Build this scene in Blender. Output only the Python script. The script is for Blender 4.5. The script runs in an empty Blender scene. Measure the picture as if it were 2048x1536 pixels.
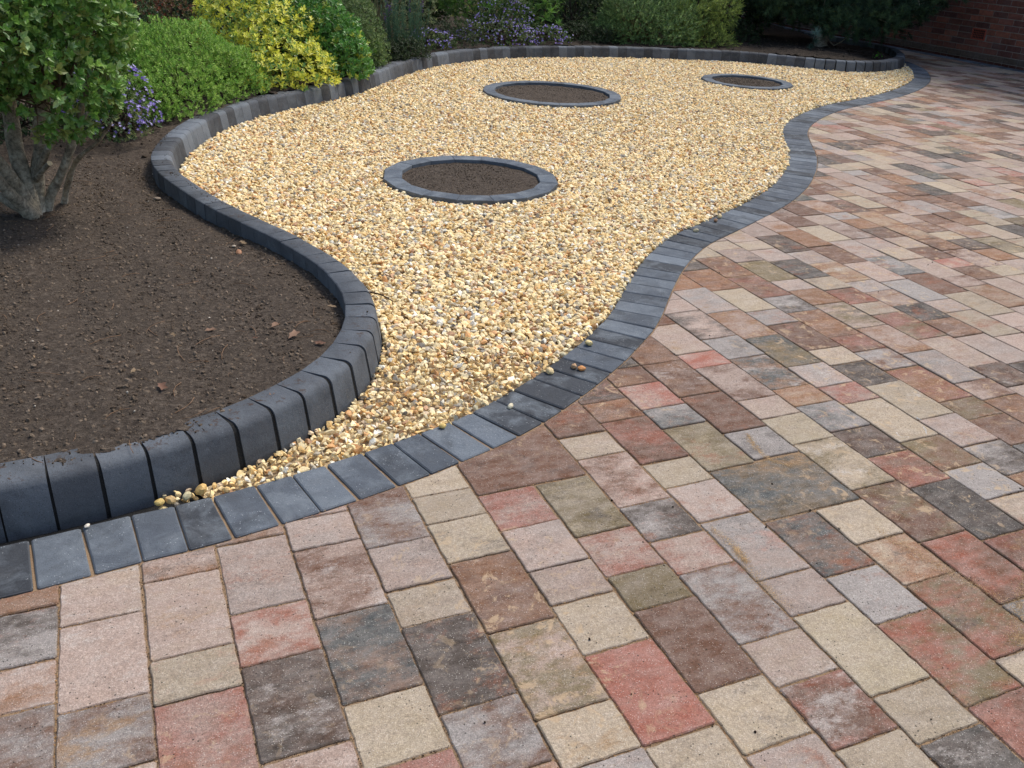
import bpy, math, random
import numpy as np
from mathutils import Matrix, Vector

random.seed(7)
rng = np.random.default_rng(7)
scene = bpy.context.scene
COL = scene.collection
R = math.radians

# ------------------------------------------------------------------ camera
CAM_H = 1.32
cr = Vector((0.9982224, 0.0274102, 0.0529215))
cu = Vector((-0.0595987, 0.4590956, 0.8863855))
cw = Vector((0.0, 0.8879639, -0.4599131))
FPX = 1778.9
cam_d = bpy.data.cameras.new('camera')
cam = bpy.data.objects.new('camera', cam_d)
COL.objects.link(cam)
M = Matrix(((cr.x, cu.x, -cw.x, 0), (cr.y, cu.y, -cw.y, 0), (cr.z, cu.z, -cw.z, CAM_H), (0, 0, 0, 1)))
cam.matrix_world = M
cam_d.sensor_width = 36
cam_d.lens = FPX / 2048 * 36
cam_d.clip_start = 0.05
cam_d.clip_end = 500
scene.camera = cam

# ------------------------------------------------------------------ light
SUN_EL, SUN_AZ = 56.0, 42.0          # azimuth: degrees from +Y towards +X
world = bpy.data.worlds.new('World')
scene.world = world
world.use_nodes = True
wn = world.node_tree
wn.nodes.clear()
sky = wn.nodes.new('ShaderNodeTexSky')
sky.sky_type = 'NISHITA'
sky.sun_disc = False
sky.sun_elevation = R(SUN_EL)
sky.sun_rotation = R(SUN_AZ)
sky.air_density = 1.0
sky.dust_density = 2.5
sky.ozone_density = 1.0
bg = wn.nodes.new('ShaderNodeBackground')
bg.inputs['Strength'].default_value = 0.15
wo = wn.nodes.new('ShaderNodeOutputWorld')
wn.links.new(sky.outputs[0], bg.inputs[0])
wn.links.new(bg.outputs[0], wo.inputs[0])
sun_d = bpy.data.lights.new('sun', 'SUN')
sun_d.energy = 2.1
sun_d.angle = R(14)
sun_d.color = (1.0, 0.95, 0.87)
sun = bpy.data.objects.new('sun', sun_d)
COL.objects.link(sun)
sd = Vector((math.sin(R(SUN_AZ)) * math.cos(R(SUN_EL)), math.cos(R(SUN_AZ)) * math.cos(R(SUN_EL)), math.sin(R(SUN_EL))))
sun.rotation_euler = sd.to_track_quat('Z', 'Y').to_euler()
scene.view_settings.view_transform = 'Standard'
scene.view_settings.look = 'None'
scene.view_settings.gamma = 1
scene.view_settings.exposure = 0.36
scene.view_settings.use_curve_mapping = False


# ------------------------------------------------------------------ helpers
def lin(r, g, b, k=1.0):
    def f(c):
        c = c / 255.0
        return c / 12.92 if c <= 0.04045 else ((c + 0.055) / 1.055) ** 2.4
    return np.array([f(r) * k, f(g) * k, f(b) * k])


def h3(ix, iy, iz, seed):
    n = (ix * 374761393 + iy * 668265263 + iz * 2147483647 + seed * 1274126177) & 0xFFFFFFFF
    n = ((n ^ (n >> 13)) * 1274126177) & 0xFFFFFFFF
    n = (n ^ (n >> 16)) & 0xFFFFFF
    return n / float(0xFFFFFF)


def vnoise(x, y, z=None, seed=0):
    x = np.asarray(x, float)
    y = np.asarray(y, float)
    z = np.zeros_like(x) if z is None else np.asarray(z, float)
    ix, iy, iz = np.floor(x).astype(np.int64), np.floor(y).astype(np.int64), np.floor(z).astype(np.int64)
    fx, fy, fz = x - ix, y - iy, z - iz
    fx, fy, fz = [t * t * (3 - 2 * t) for t in (fx, fy, fz)]
    r = 0
    for dx in (0, 1):
        for dy in (0, 1):
            for dz in (0, 1):
                w = (fx if dx else 1 - fx) * (fy if dy else 1 - fy) * (fz if dz else 1 - fz)
                r = r + w * h3(ix + dx, iy + dy, iz + dz, seed)
    return r * 2 - 1


def fbm(x, y, z=None, seed=0, oct=4):
    a, s, r = 1.0, 1.0, 0
    for i in range(oct):
        r = r + a * vnoise(x * s, y * s, None if z is None else z * s, seed + i * 17)
        a *= 0.5
        s *= 2.03
    return r


def in_poly(px, py, poly):
    px = np.asarray(px, float)
    py = np.asarray(py, float)
    inside = np.zeros(px.shape, bool)
    n = len(poly)
    for i in range(n):
        x1, y1 = poly[i]
        x2, y2 = poly[(i + 1) % n]
        if y1 == y2:
            continue
        c = ((y1 > py) != (y2 > py)) & (px < (x2 - x1) * (py - y1) / (y2 - y1) + x1)
        inside ^= c
    return inside


def smooth_path(pts, step=0.02, sig0=0.10, sigk=0.022):
    """resample a polyline and smooth it; more smoothing with distance"""
    P = np.array(pts, float)
    s = np.concatenate([[0], np.cumsum(np.hypot(*np.diff(P, axis=0).T))])
    t = np.arange(0, s[-1], step)
    X = np.interp(t, s, P[:, 0])
    Y = np.interp(t, s, P[:, 1])
    k = np.arange(-150, 151)
    out = np.zeros((len(t), 2))
    Xp = np.pad(X, 150, mode='reflect', reflect_type='odd')
    Yp = np.pad(Y, 150, mode='reflect', reflect_type='odd')
    for i in range(len(t)):
        sg = sig0 + sigk * max(0, Y[i] - 3)
        w = np.exp(-0.5 * (k * step / sg) ** 2)
        w /= w.sum()
        out[i] = (Xp[i:i + 301] @ w, Yp[i:i + 301] @ w)
    return out


def path_arr(P):
    T = np.gradient(P, axis=0)
    T /= np.linalg.norm(T, axis=1)[:, None]
    N = np.stack([T[:, 1], -T[:, 0]], 1)      # to the right of travel
    s = np.concatenate([[0], np.cumsum(np.hypot(*np.diff(P, axis=0).T))])
    return T, N, s


def mat_new(name):
    m = bpy.data.materials.new(name)
    m.use_nodes = True
    nt = m.node_tree
    nt.nodes.clear()
    return m, nt


class NT:
    def __init__(s, nt):
        s.nt = nt

    def n(s, t, **kw):
        nd = s.nt.nodes.new(t)
        for k, v in kw.items():
            if k.startswith('i_'):
                nd.inputs[k[2:].replace('_', ' ')].default_value = v
            else:
                setattr(nd, k, v)
        return nd

    def l(s, a, b):
        s.nt.links.new(a, b)

    def noise(s, vec, scale, detail=4, rough=0.55, dist=0.0, out='Fac'):
        nd = s.n('ShaderNodeTexNoise')
        nd.inputs['Scale'].default_value = scale
        nd.inputs['Detail'].default_value = detail
        nd.inputs['Roughness'].default_value = rough
        nd.inputs['Distortion'].default_value = dist
        if vec is not None:
            s.l(vec, nd.inputs['Vector'])
        return nd.outputs[out]

    def ramp(s, fac, stops, interp='LINEAR'):
        nd = s.n('ShaderNodeValToRGB')
        cr_ = nd.color_ramp
        cr_.interpolation = interp
        while len(cr_.elements) < len(stops):
            cr_.elements.new(0.5)
        for e, (p, c) in zip(cr_.elements, stops):
            e.position = p
            e.color = (*c, 1) if len(c) == 3 else c
        s.l(fac, nd.inputs[0])
        return nd.outputs[0]

    def mix(s, fac, a, b, mode='MIX'):
        nd = s.n('ShaderNodeMix', data_type='RGBA', blend_type=mode)
        for sock, v in ((nd.inputs[0], fac), (nd.inputs[6], a), (nd.inputs[7], b)):
            if isinstance(v, (int, float)):
                sock.default_value = v
            elif isinstance(v, (tuple, list, np.ndarray)):
                sock.default_value = (*[float(q) for q in v[:3]], 1)
            else:
                s.l(v, sock)
        return nd.outputs[2]

    def math(s, op, a, b=0.5, clamp=False):
        nd = s.n('ShaderNodeMath', operation=op, use_clamp=clamp)
        for sock, v in ((nd.inputs[0], a), (nd.inputs[1], b)):
            if isinstance(v, (int, float)):
                sock.default_value = v
            else:
                s.l(v, sock)
        return nd.outputs[0]

    def attr(s, name, out='Color'):
        nd = s.n('ShaderNodeAttribute', attribute_name=name)
        return nd.outputs[out]

    def pos(s):
        return s.n('ShaderNodeNewGeometry').outputs['Position']

    def bump(s, h, strength=0.4, dist=0.005, nrm=None):
        nd = s.n('ShaderNodeBump')
        nd.inputs['Strength'].default_value = strength
        nd.inputs['Distance'].default_value = dist
        s.l(h, nd.inputs['Height'])
        if nrm is not None:
            s.l(nrm, nd.inputs['Normal'])
        return nd.outputs[0]

    def finish(s, color, rough=0.8, normal=None, spec=0.5, trans=None, coat=None):
        p = s.n('ShaderNodeBsdfPrincipled')
        if isinstance(color, (tuple, list, np.ndarray)):
            p.inputs['Base Color'].default_value = (*[float(q) for q in color[:3]], 1)
        else:
            s.l(color, p.inputs['Base Color'])
        if isinstance(rough, (int, float)):
            p.inputs['Roughness'].default_value = rough
        else:
            s.l(rough, p.inputs['Roughness'])
        p.inputs['Specular IOR Level'].default_value = spec
        if normal is not None:
            s.l(normal, p.inputs['Normal'])
        o = s.n('ShaderNodeOutputMaterial')
        if trans:
            t = s.n('ShaderNodeBsdfTranslucent')
            if not isinstance(color, (tuple, list, np.ndarray)):
                s.l(color, t.inputs['Color'])
            mx = s.n('ShaderNodeMixShader')
            mx.inputs[0].default_value = trans
            s.l(p.outputs[0], mx.inputs[1])
            s.l(t.outputs[0], mx.inputs[2])
            s.l(mx.outputs[0], o.inputs[0])
        else:
            s.l(p.outputs[0], o.inputs[0])


# ------------------------------------------------------------------ materials
TH = 0.43129157
GC, GS = math.cos(TH), math.sin(TH)


def m_paver():
    m, nt = mat_new('tumbled_paver')
    t = NT(nt)
    pos = t.pos()
    vr = t.n('ShaderNodeVectorRotate', rotation_type='Z_AXIS')
    vr.inputs['Angle'].default_value = -TH
    t.l(pos, vr.inputs['Vector'])
    sc = t.n('ShaderNodeVectorMath', operation='MULTIPLY')
    sc.inputs[1].default_value = (1.0, 1.7, 1.0)
    t.l(vr.outputs[0], sc.inputs[0])
    sv = t.n('ShaderNodeCombineXYZ')
    sd_ = t.attr('seed', 'Fac')
    t.l(t.math('MULTIPLY', sd_, 40.0), sv.inputs[2])
    t.l(t.math('MULTIPLY', sd_, 17.0), sv.inputs[0])
    ad = t.n('ShaderNodeVectorMath', operation='ADD')
    t.l(sc.outputs[0], ad.inputs[0])
    t.l(sv.outputs[0], ad.inputs[1])
    v = ad.outputs[0]
    n1 = t.noise(v, 4.8, 9, 0.76, 0.1)
    n2 = t.noise(v, 15.0, 5, 0.7, 0.1)
    f1 = t.ramp(n1, [(0.43, (0, 0, 0)), (0.58, (1, 1, 1))])
    ca, cb = t.attr('ca'), t.attr('cb')
    c = t.mix(f1, ca, cb)
    # soft mottling, lighter bloom and darker clouds
    c = t.mix(t.ramp(n2, [(0.35, (0, 0, 0)), (0.75, (0.30, 0.30, 0.30))]), c, (0.60, 0.53, 0.47))
    # rust, ochre and charcoal flashes, different from block to block
    sel = t.math('FRACT', t.math('MULTIPLY', sd_, 7.31))
    flash = t.ramp(sel, [(0.0, (0.28, 0.10, 0.05)), (0.30, (0.10, 0.085, 0.075)), (0.55, (0.34, 0.20, 0.09)), (0.72, (0.45, 0.24, 0.18)), (0.86, (0.52, 0.47, 0.42))], 'CONSTANT')
    nf = t.noise(v, 7.0, 9, 0.78, 0.1)
    amt = t.math('MULTIPLY', t.ramp(nf, [(0.53, (0, 0, 0)), (0.64, (0.62, 0.62, 0.62))]), t.math('LESS_THAN', t.math('FRACT', t.math('MULTIPLY', sd_, 3.7)), 0.62))
    c = t.mix(amt, c, flash)
    n3 = t.noise(v, 8.0, 9, 0.8, 0.1)
    c = t.mix(t.ramp(n3, [(0.52, (0, 0, 0)), (0.75, (0.5, 0.5, 0.5))]), c, (0.13, 0.10, 0.08))
    gE = t.noise(pos, 34.0, 5, 0.75)
    c = t.mix(t.ramp(gE, [(0.56, (0, 0, 0)), (0.70, (0.38, 0.38, 0.38))]), c, (0.20, 0.15, 0.11))
    grain = t.noise(pos, 420.0, 3, 0.75)
    c = t.mix(1.0, c, t.ramp(grain, [(0.28, (0.55, 0.55, 0.55)), (0.72, (1.38, 1.38, 1.38))]), 'MULTIPLY')
    c = t.mix(1.0, c, t.ramp(t.noise(pos, 150.0, 4, 0.8), [(0.30, (0.74, 0.73, 0.72)), (0.70, (1.22, 1.22, 1.22))]), 'MULTIPLY')
    # pale grit and dark pores
    vo = t.n('ShaderNodeTexVoronoi')
    vo.inputs['Scale'].default_value = 230.0
    t.l(pos, vo.inputs['Vector'])
    g1 = t.noise(pos, 60.0, 2, 0.5)
    spec = t.math('MULTIPLY', t.math('LESS_THAN', vo.outputs['Distance'], 0.22), t.math('GREATER_THAN', g1, 0.50))
    c = t.mix(t.math('MULTIPLY', spec, 0.38), c, (0.80, 0.75, 0.66))
    vo2 = t.n('ShaderNodeTexVoronoi')
    vo2.inputs['Scale'].default_value = 75.0
    t.l(pos, vo2.inputs['Vector'])
    g2 = t.noise(pos, 8.0, 3, 0.6)
    pore = t.math('MULTIPLY', t.math('LESS_THAN', vo2.outputs['Distance'], 0.13), t.math('GREATER_THAN', g2, 0.52))
    c = t.mix(t.math('MULTIPLY', pore, 0.85), c, (0.03, 0.025, 0.02))
    # brushed-in kiln sand, in patches
    g3 = t.noise(pos, 1.1, 2, 0.5)
    g4 = t.noise(pos, 22.0, 6, 0.7, 0.6)
    patch = t.ramp(g3, [(0.46, (0, 0, 0)), (0.58, (1, 1, 1))])
    sandm = t.math('MULTIPLY', patch, t.ramp(g4, [(0.56, (0, 0, 0)), (0.63, (0.75, 0.75, 0.75))]))
    c = t.mix(sandm, c, (0.50, 0.36, 0.22))
    ed = t.attr('edge', 'Fac')
    c = t.mix(t.math('MULTIPLY', ed, 0.40), c, (0.19, 0.13, 0.08))
    hb = t.math('ADD', t.math('MULTIPLY', t.noise(pos, 60.0, 5, 0.65), 0.9), t.math('MULTIPLY', grain, 0.45))
    hb = t.math('SUBTRACT', hb, t.math('MULTIPLY', pore, 0.5))
    t.finish(c, 0.86, t.bump(hb, 0.8, 0.005), 0.3)
    return m


def m_charcoal(name, dirt=0.0, bloom=0.35):
    m, nt = mat_new(name)
    t = NT(nt)
    pos = t.pos()
    c = t.attr('ca')
    sd_ = t.attr('seed', 'Fac')
    sv = t.n('ShaderNodeCombineXYZ')
    t.l(t.math('MULTIPLY', sd_, 30.0), sv.inputs[2])
    ad = t.n('ShaderNodeVectorMath', operation='ADD')
    t.l(pos, ad.inputs[0])
    t.l(sv.outputs[0], ad.inputs[1])
    n1 = t.noise(ad.outputs[0], 9.0, 5, 0.65, 0.6)
    c = t.mix(t.ramp(n1, [(0.46, (0, 0, 0)), (0.70, (bloom, bloom, bloom))]), c, (0.19, 0.215, 0.235))
    n2 = t.noise(ad.outputs[0], 6.0, 4, 0.6, 0.8)
    c = t.mix(t.ramp(n2, [(0.50, (0, 0, 0)), (0.75, (0.55, 0.55, 0.55))]), c, (0.022, 0.023, 0.025))
    grain = t.noise(pos, 500.0, 3, 0.7)
    c = t.mix(1.0, c, t.ramp(grain, [(0.3, (0.7, 0.7, 0.7)), (0.72, (1.35, 1.35, 1.35))]), 'MULTIPLY')
    vo = t.n('ShaderNodeTexVoronoi')
    vo.inputs['Scale'].default_value = 120.0
    t.l(pos, vo.inputs['Vector'])
    g1 = t.noise(pos, 14.0, 4, 0.6)
    sp = t.math('MULTIPLY', t.math('LESS_THAN', vo.outputs['Distance'], 0.17), t.math('GREATER_THAN', g1, 0.53))
    c = t.mix(t.math('MULTIPLY', sp, 0.5 if dirt == 0 else 0.15), c, (0.45, 0.47, 0.48))
    if dirt:
        geo = t.n('ShaderNodeNewGeometry')
        sx = t.n('ShaderNodeSeparateXYZ')
        t.l(geo.outputs['Normal'], sx.inputs[0])
        up = t.math('GREATER_THAN', sx.outputs[2], 0.8)
        g = t.noise(pos, 45.0, 6, 0.75)
        g0 = t.noise(pos, 3.0, 3, 0.6)
        gm = t.math('MULTIPLY', t.ramp(g, [(0.55, (0, 0, 0)), (0.62, (1, 1, 1))]), t.ramp(g0, [(0.42, (0, 0, 0)), (0.62, (1, 1, 1))]))
        c = t.mix(t.math('MULTIPLY', t.math('MULTIPLY', gm, up), dirt), c, (0.055, 0.032, 0.02))
    v3 = t.n('ShaderNodeTexVoronoi')
    v3.inputs['Scale'].default_value = 260.0
    t.l(pos, v3.inputs['Vector'])
    pit = t.math('MULTIPLY', t.math('LESS_THAN', v3.outputs['Distance'], 0.20), t.math('GREATER_THAN', t.noise(pos, 40.0, 3, 0.6), 0.52))
    c = t.mix(t.math('MULTIPLY', pit, 0.8), c, (0.012, 0.012, 0.013))
    dust = t.noise(pos, 11.0, 6, 0.75)
    c = t.mix(t.ramp(dust, [(0.50, (0, 0, 0)), (0.72, (0.18, 0.18, 0.18))]), c, (0.15, 0.145, 0.135))
    ed = t.attr('edge', 'Fac')
    c = t.mix(t.math('MULTIPLY', ed, 0.35), c, (0.16, 0.17, 0.18))
    hb = t.math('ADD', t.noise(pos, 90.0, 3, 0.6), t.math('MULTIPLY', grain, 0.5))
    hb = t.math('SUBTRACT', hb, t.math('MULTIPLY', pit, 0.6))
    t.finish(c, 0.84, t.bump(hb, 0.55, 0.003), 0.3)
    return m


def m_sand(name, c1, c2, scale=500.0, bd=0.003):
    m, nt = mat_new(name)
    t = NT(nt)
    pos = t.pos()
    n = t.noise(pos, scale, 3, 0.7)
    n2 = t.noise(pos, 25.0, 4, 0.6)
    c = t.mix(n2, c1, c2)
    c = t.mix(1.0, c, t.ramp(n, [(0.3, (0.55, 0.55, 0.55)), (0.7, (1.4, 1.4, 1.4))]), 'MULTIPLY')
    t.finish(c, 0.95, t.bump(n, 0.8, bd), 0.2)
    return m


def m_soil(name='soil', k=1.0):
    m, nt = mat_new(name)
    t = NT(nt)
    pos = t.pos()
    n1 = t.noise(pos, 55.0, 6, 0.75, 0.4)
    n2 = t.noise(pos, 5.0, 4, 0.6)
    n3 = t.noise(pos, 190.0, 4, 0.7)
    c = t.ramp(n1, [(0.30, (0.018 * k, 0.013 * k, 0.010 * k)), (0.52, (0.075 * k, 0.058 * k, 0.044 * k)), (0.72, (0.168 * k, 0.136 * k, 0.106 * k))])
    c = t.mix(t.ramp(n2, [(0.3, (0, 0, 0)), (0.75, (0.5, 0.5, 0.5))]), c, (0.066 * k, 0.051 * k, 0.038 * k))
    c = t.mix(1.0, c, t.ramp(n3, [(0.3, (0.6, 0.6, 0.6)), (0.7, (1.4, 1.4, 1.4))]), 'MULTIPLY')
    hb = t.math('ADD', n1, t.math('MULTIPLY', n3, 0.35))
    t.finish(c, 0.95, t.bump(hb, 1.0, 0.012), 0.15)
    return m


def m_attr(name, rough=0.7, var=0.25, scale=60.0, bump=0.0, spec=0.4, trans=None, bscale=200.0):
    m, nt = mat_new(name)
    t = NT(nt)
    pos = t.pos()
    n = t.noise(pos, scale, 3, 0.6)
    c = t.mix(1.0, t.attr('ca'), t.ramp(n, [(0.3, (1 - var,) * 3), (0.7, (1 + var,) * 3)]), 'MULTIPLY')
    nr = t.bump(t.noise(pos, bscale, 4, 0.6), bump, 0.004) if bump else None
    t.finish(c, rough, nr, spec, trans)
    return m


def m_bark():
    m, nt = mat_new('bark')
    t = NT(nt)
    pos = t.pos()
    n = t.noise(pos, 14.0, 6, 0.7, 0.8)
    n2 = t.noise(pos, 60.0, 5, 0.7)
    c = t.ramp(n, [(0.30, (0.12, 0.10, 0.07)), (0.48, (0.33, 0.285, 0.21)), (0.70, (0.55, 0.51, 0.40))])
    c = t.mix(1.0, c, t.ramp(n2, [(0.35, (0.5, 0.5, 0.5)), (0.6, (1.15, 1.15, 1.15))]), 'MULTIPLY')
    t.finish(c, 0.85, t.bump(t.math('ADD', n, t.math('MULTIPLY', n2, .6)), 0.9, 0.012), 0.2)
    return m


def m_brick():
    m, nt = mat_new('brick')
    t = NT(nt)
    pos = t.pos()
    n = t.noise(pos, 30.0, 5, 0.7)
    n2 = t.noise(pos, 3.0, 3, 0.6)
    c = t.mix(1.0, t.attr('ca'), t.ramp(n, [(0.3, (0.6,) * 3), (0.7, (1.3,) * 3)]), 'MULTIPLY')
    c = t.mix(t.ramp(n2, [(0.5, (0, 0, 0)), (0.8, (0.4,) * 3)]), c, (0.20, 0.17, 0.15))
    t.finish(c, 0.9, t.bump(n, 0.7, 0.006), 0.2)
    return m


MAT = dict(
    paver=m_paver(), border=m_charcoal('charcoal_block', 0.0, 0.75), kerb=m_charcoal('charcoal_kerb', 0.9, 0.3),
    sand=m_sand('joint_sand', (0.42, 0.29, 0.17), (0.20, 0.13, 0.08)),
    palesand=m_sand('pale_sand', (0.52, 0.38, 0.24), (0.40, 0.28, 0.17)),
    darkfill=m_sand('kerb_mortar', (0.018, 0.018, 0.018), (0.035, 0.033, 0.030), 300.0, 0.006),
    gravelbase=m_sand('gravel_bed', (0.62, 0.50, 0.32), (0.34, 0.25, 0.14), 90.0, 0.012),
    soil=m_soil('soil', 1.18), shaded=m_soil('shaded_soil', 0.62), stone=m_attr('gravel_stone', 0.62, 0.22, 160.0, 0.25, 0.4),  # second, darker soil: the pine's shade is painted into its colour
    leaf=m_attr('leaf', 0.42, 0.15, 30.0, 0.0, 0.45, 0.22), softleaf=m_attr('matt_leaf', 0.6, 0.15, 30.0, 0.0, 0.3, 0.25),
    petal=m_attr('petal', 0.6, 0.1, 30.0, 0.0, 0.3, 0.3), bark=m_bark(), brick=m_brick(),
    clod=m_attr('soil_crumb', 0.95, 0.35, 120.0, 0.6, 0.15), mortar=m_sand('wall_mortar', (0.34, 0.29, 0.25), (0.24, 0.21, 0.18), 200.0),
    twig=m_attr('twig', 0.8, 0.2, 60.0, 0.3, 0.3), terracotta=m_attr('terracotta', 0.85, 0.2, 60.0, 0.4, 0.3),
    lawn=m_sand('lawn_ground', (0.10, 0.14, 0.03), (0.05, 0.08, 0.02), 60.0, 0.02),
    earth=m_soil('earth', 0.9),
    black=m_attr('dark_void', 0.9),
)


# ------------------------------------------------------------------ mesh building
def set_attr(me, name, typ, arr):
    a = me.attributes.new(name, typ, 'POINT')
    if typ == 'FLOAT_COLOR':
        arr = np.asarray(arr, np.float32)
        if arr.shape[1] == 3:
            arr = np.concatenate([arr, np.ones((len(arr), 1), np.float32)], 1)
        a.data.foreach_set('color', arr.ravel())
    else:
        a.data.foreach_set('value', np.asarray(arr, np.float32).ravel())


def link(o, parent=None, mat=None, kind=None, label=None, cat=None, group=None):
    COL.objects.link(o)
    if parent is not None:
        o.parent = parent
    if mat is not None:
        o.data.materials.append(mat)
    if kind:
        o['kind'] = kind
    if label:
        o['label'] = label
    if cat:
        o['category'] = cat
    if group:
        o['group'] = group
    return o


def mesh_np(name, V, F, smooth=False, **attrs):
    """V (n,3), F (m,k) uniform faces"""
    me = bpy.data.meshes.new(name)
    V = np.asarray(V, np.float32)
    F = np.asarray(F, np.int32)
    m, k = F.shape
    me.vertices.add(len(V))
    me.vertices.foreach_set('co', V.ravel())
    me.loops.add(m * k)
    me.loops.foreach_set('vertex_index', F.ravel())
    me.polygons.add(m)
    me.polygons.foreach_set('loop_start', np.arange(0, m * k, k, dtype=np.int32))
    me.polygons.foreach_set('use_smooth', np.full(m, smooth, bool))
    me.update(calc_edges=True)
    for n_, a in attrs.items():
        set_attr(me, n_, 'FLOAT_COLOR' if np.ndim(a) == 2 else 'FLOAT', a)
    return me


def new(name, me, **kw):
    return link(bpy.data.objects.new(name, me), **kw)


def empty(name, loc, label, cat, group=None):
    o = bpy.data.objects.new(name, None)
    o.empty_display_size = 0.1
    o.location = loc
    return link(o, label=label, cat=cat, group=group)


def child(name, me, parent, mat, kind=None, label=None):
    """mesh in world coordinates under an empty that has a location"""
    o = bpy.data.objects.new(name, me)
    link(o, parent=parent, mat=mat, kind=kind, label=label)
    l = parent.location
    if parent.type == 'EMPTY':
        o.location = (-l[0], -l[1], -l[2])
    return o


class MB:
    """collects small solids; every solid carries colours, a seed and an edge mask"""
    def __init__(s):
        s.v, s.f, s.ca, s.cb, s.seed, s.edge = [], [], [], [], [], []
        s.n = 0

    def add(s, V, F, ca, cb=None, seed=0.0, edge=None):
        s.v.extend(V)
        s.f.extend([tuple(i + s.n for i in f) for f in F])
        k = len(V)
        s.n += k
        s.ca.extend([ca] * k)
        s.cb.extend([ca if cb is None else cb] * k)
        s.seed.extend([seed] * k)
        s.edge.extend([0.0] * k if edge is None else edge)

    def mesh(s, name, smooth=False):
        me = bpy.data.meshes.new(name)
        me.from_pydata(s.v, [], s.f)
        set_attr(me, 'ca', 'FLOAT_COLOR', np.array(s.ca))
        set_attr(me, 'cb', 'FLOAT_COLOR', np.array(s.cb))
        set_attr(me, 'seed', 'FLOAT', s.seed)
        set_attr(me, 'edge', 'FLOAT', s.edge)
        if smooth:
            me.polygons.foreach_set('use_smooth', [True] * len(me.polygons))
        return me


def poly_area(p):
    p = np.asarray(p)
    return 0.5 * np.sum(p[:, 0] * np.roll(p[:, 1], -1) - np.roll(p[:, 0], -1) * p[:, 1])


def clean(p, eps=0.004):
    out = []
    for q in p:
        if not out or math.hypot(q[0] - out[-1][0], q[1] - out[-1][1]) > eps:
            out.append(tuple(q))
    while len(out) > 2 and math.hypot(out[0][0] - out[-1][0], out[0][1] - out[-1][1]) <= eps:
        out.pop()
    # merge collinear
    k = True
    while k and len(out) > 3:
        k = False
        for i in range(len(out)):
            a, b, c = out[i - 1], out[i], out[(i + 1) % len(out)]
            cr_ = abs((b[0] - a[0]) * (c[1] - b[1]) - (b[1] - a[1]) * (c[0] - b[0]))
            if cr_ < 1.2e-3 * math.hypot(c[0] - a[0], c[1] - a[1]):
                out.pop(i)
                k = True
                break
    return out


def inset(p, d):
    n = len(p)
    out = []
    for i in range(n):
        a, b, c = p[i - 1], p[i], p[(i + 1) % n]
        e1 = (b[0] - a[0], b[1] - a[1])
        e2 = (c[0] - b[0], c[1] - b[1])
        l1, l2 = math.hypot(*e1) or 1e-6, math.hypot(*e2) or 1e-6
        n1 = (-e1[1] / l1, e1[0] / l1)
        n2 = (-e2[1] / l2, e2[0] / l2)
        bx, by = n1[0] + n2[0], n1[1] + n2[1]
        bl = math.hypot(bx, by) or 1e-6
        dt = max(0.45, (n1[0] * bx + n1[1] * by) / bl)
        out.append((b[0] + bx / bl * d / dt, b[1] + by / bl * d / dt))
    return out


def rough_outline(p, seg, amp, corner=0.006):
    """cut the corners a little and let the arrises wander"""
    n = len(p)
    out = []
    for i in range(n):
        a, b = p[i], p[(i + 1) % n]
        L = math.hypot(b[0] - a[0], b[1] - a[1])
        t = ((b[0] - a[0]) / L, (b[1] - a[1]) / L)
        nn = (-t[1], t[0])
        c = min(corner, L * 0.3)
        k = max(1, int(round((L - 2 * c) / seg)))
        for j in range(k + 1):
            s = c + (L - 2 * c) * j / k
            o = random.uniform(-amp, amp * 0.3) if 0 < j < k else 0.0
            out.append((a[0] + t[0] * s - nn[0] * o, a[1] + t[1] * s - nn[1] * o))
    return out


def slab(poly, ztop, depth, bev, drop, tilt=(0, 0)):
    """flat stone with a worn arris; poly counter-clockwise"""
    if poly_area(poly) < 0:
        poly = poly[::-1]
    top = inset(poly, bev)
    cx = sum(q[0] for q in poly) / len(poly)
    cy = sum(q[1] for q in poly) / len(poly)
    zt = lambda q: ztop + tilt[0] * (q[0] - cx) + tilt[1] * (q[1] - cy)
    n = len(poly)
    V = [(q[0], q[1], zt(q)) for q in top] + [(q[0], q[1], zt(q) - drop) for q in poly] + [(q[0], q[1], ztop - depth) for q in poly]
    F = [tuple(range(n))]
    for i in range(n):
        j = (i + 1) % n
        F.append((n + i, n + j, j, i))
        F.append((2 * n + i, 2 * n + j, n + j, n + i))
    return V, F, [0.0] * n + [1.0] * n + [1.0] * n


def px_area(pts):
    P = [(Vector((q[0], q[1], q[2])) - Vector((0, 0, CAM_H))) for q in pts]
    s = []
    for q in P:
        d = q.dot(cw)
        if d < 0.2:
            return 0.0
        s.append((1024 + FPX * q.dot(cr) / d, 768 - FPX * q.dot(cu) / d))
    if all(a[0] < 0 for a in s) or all(a[0] > 2048 for a in s) or all(a[1] > 1536 for a in s) or all(a[1] < 0 for a in s):
        return 0.0
    s = [(min(max(a[0], 0), 2048), min(max(a[1], 0), 1536)) for a in s]
    return abs(poly_area(s))


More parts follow.
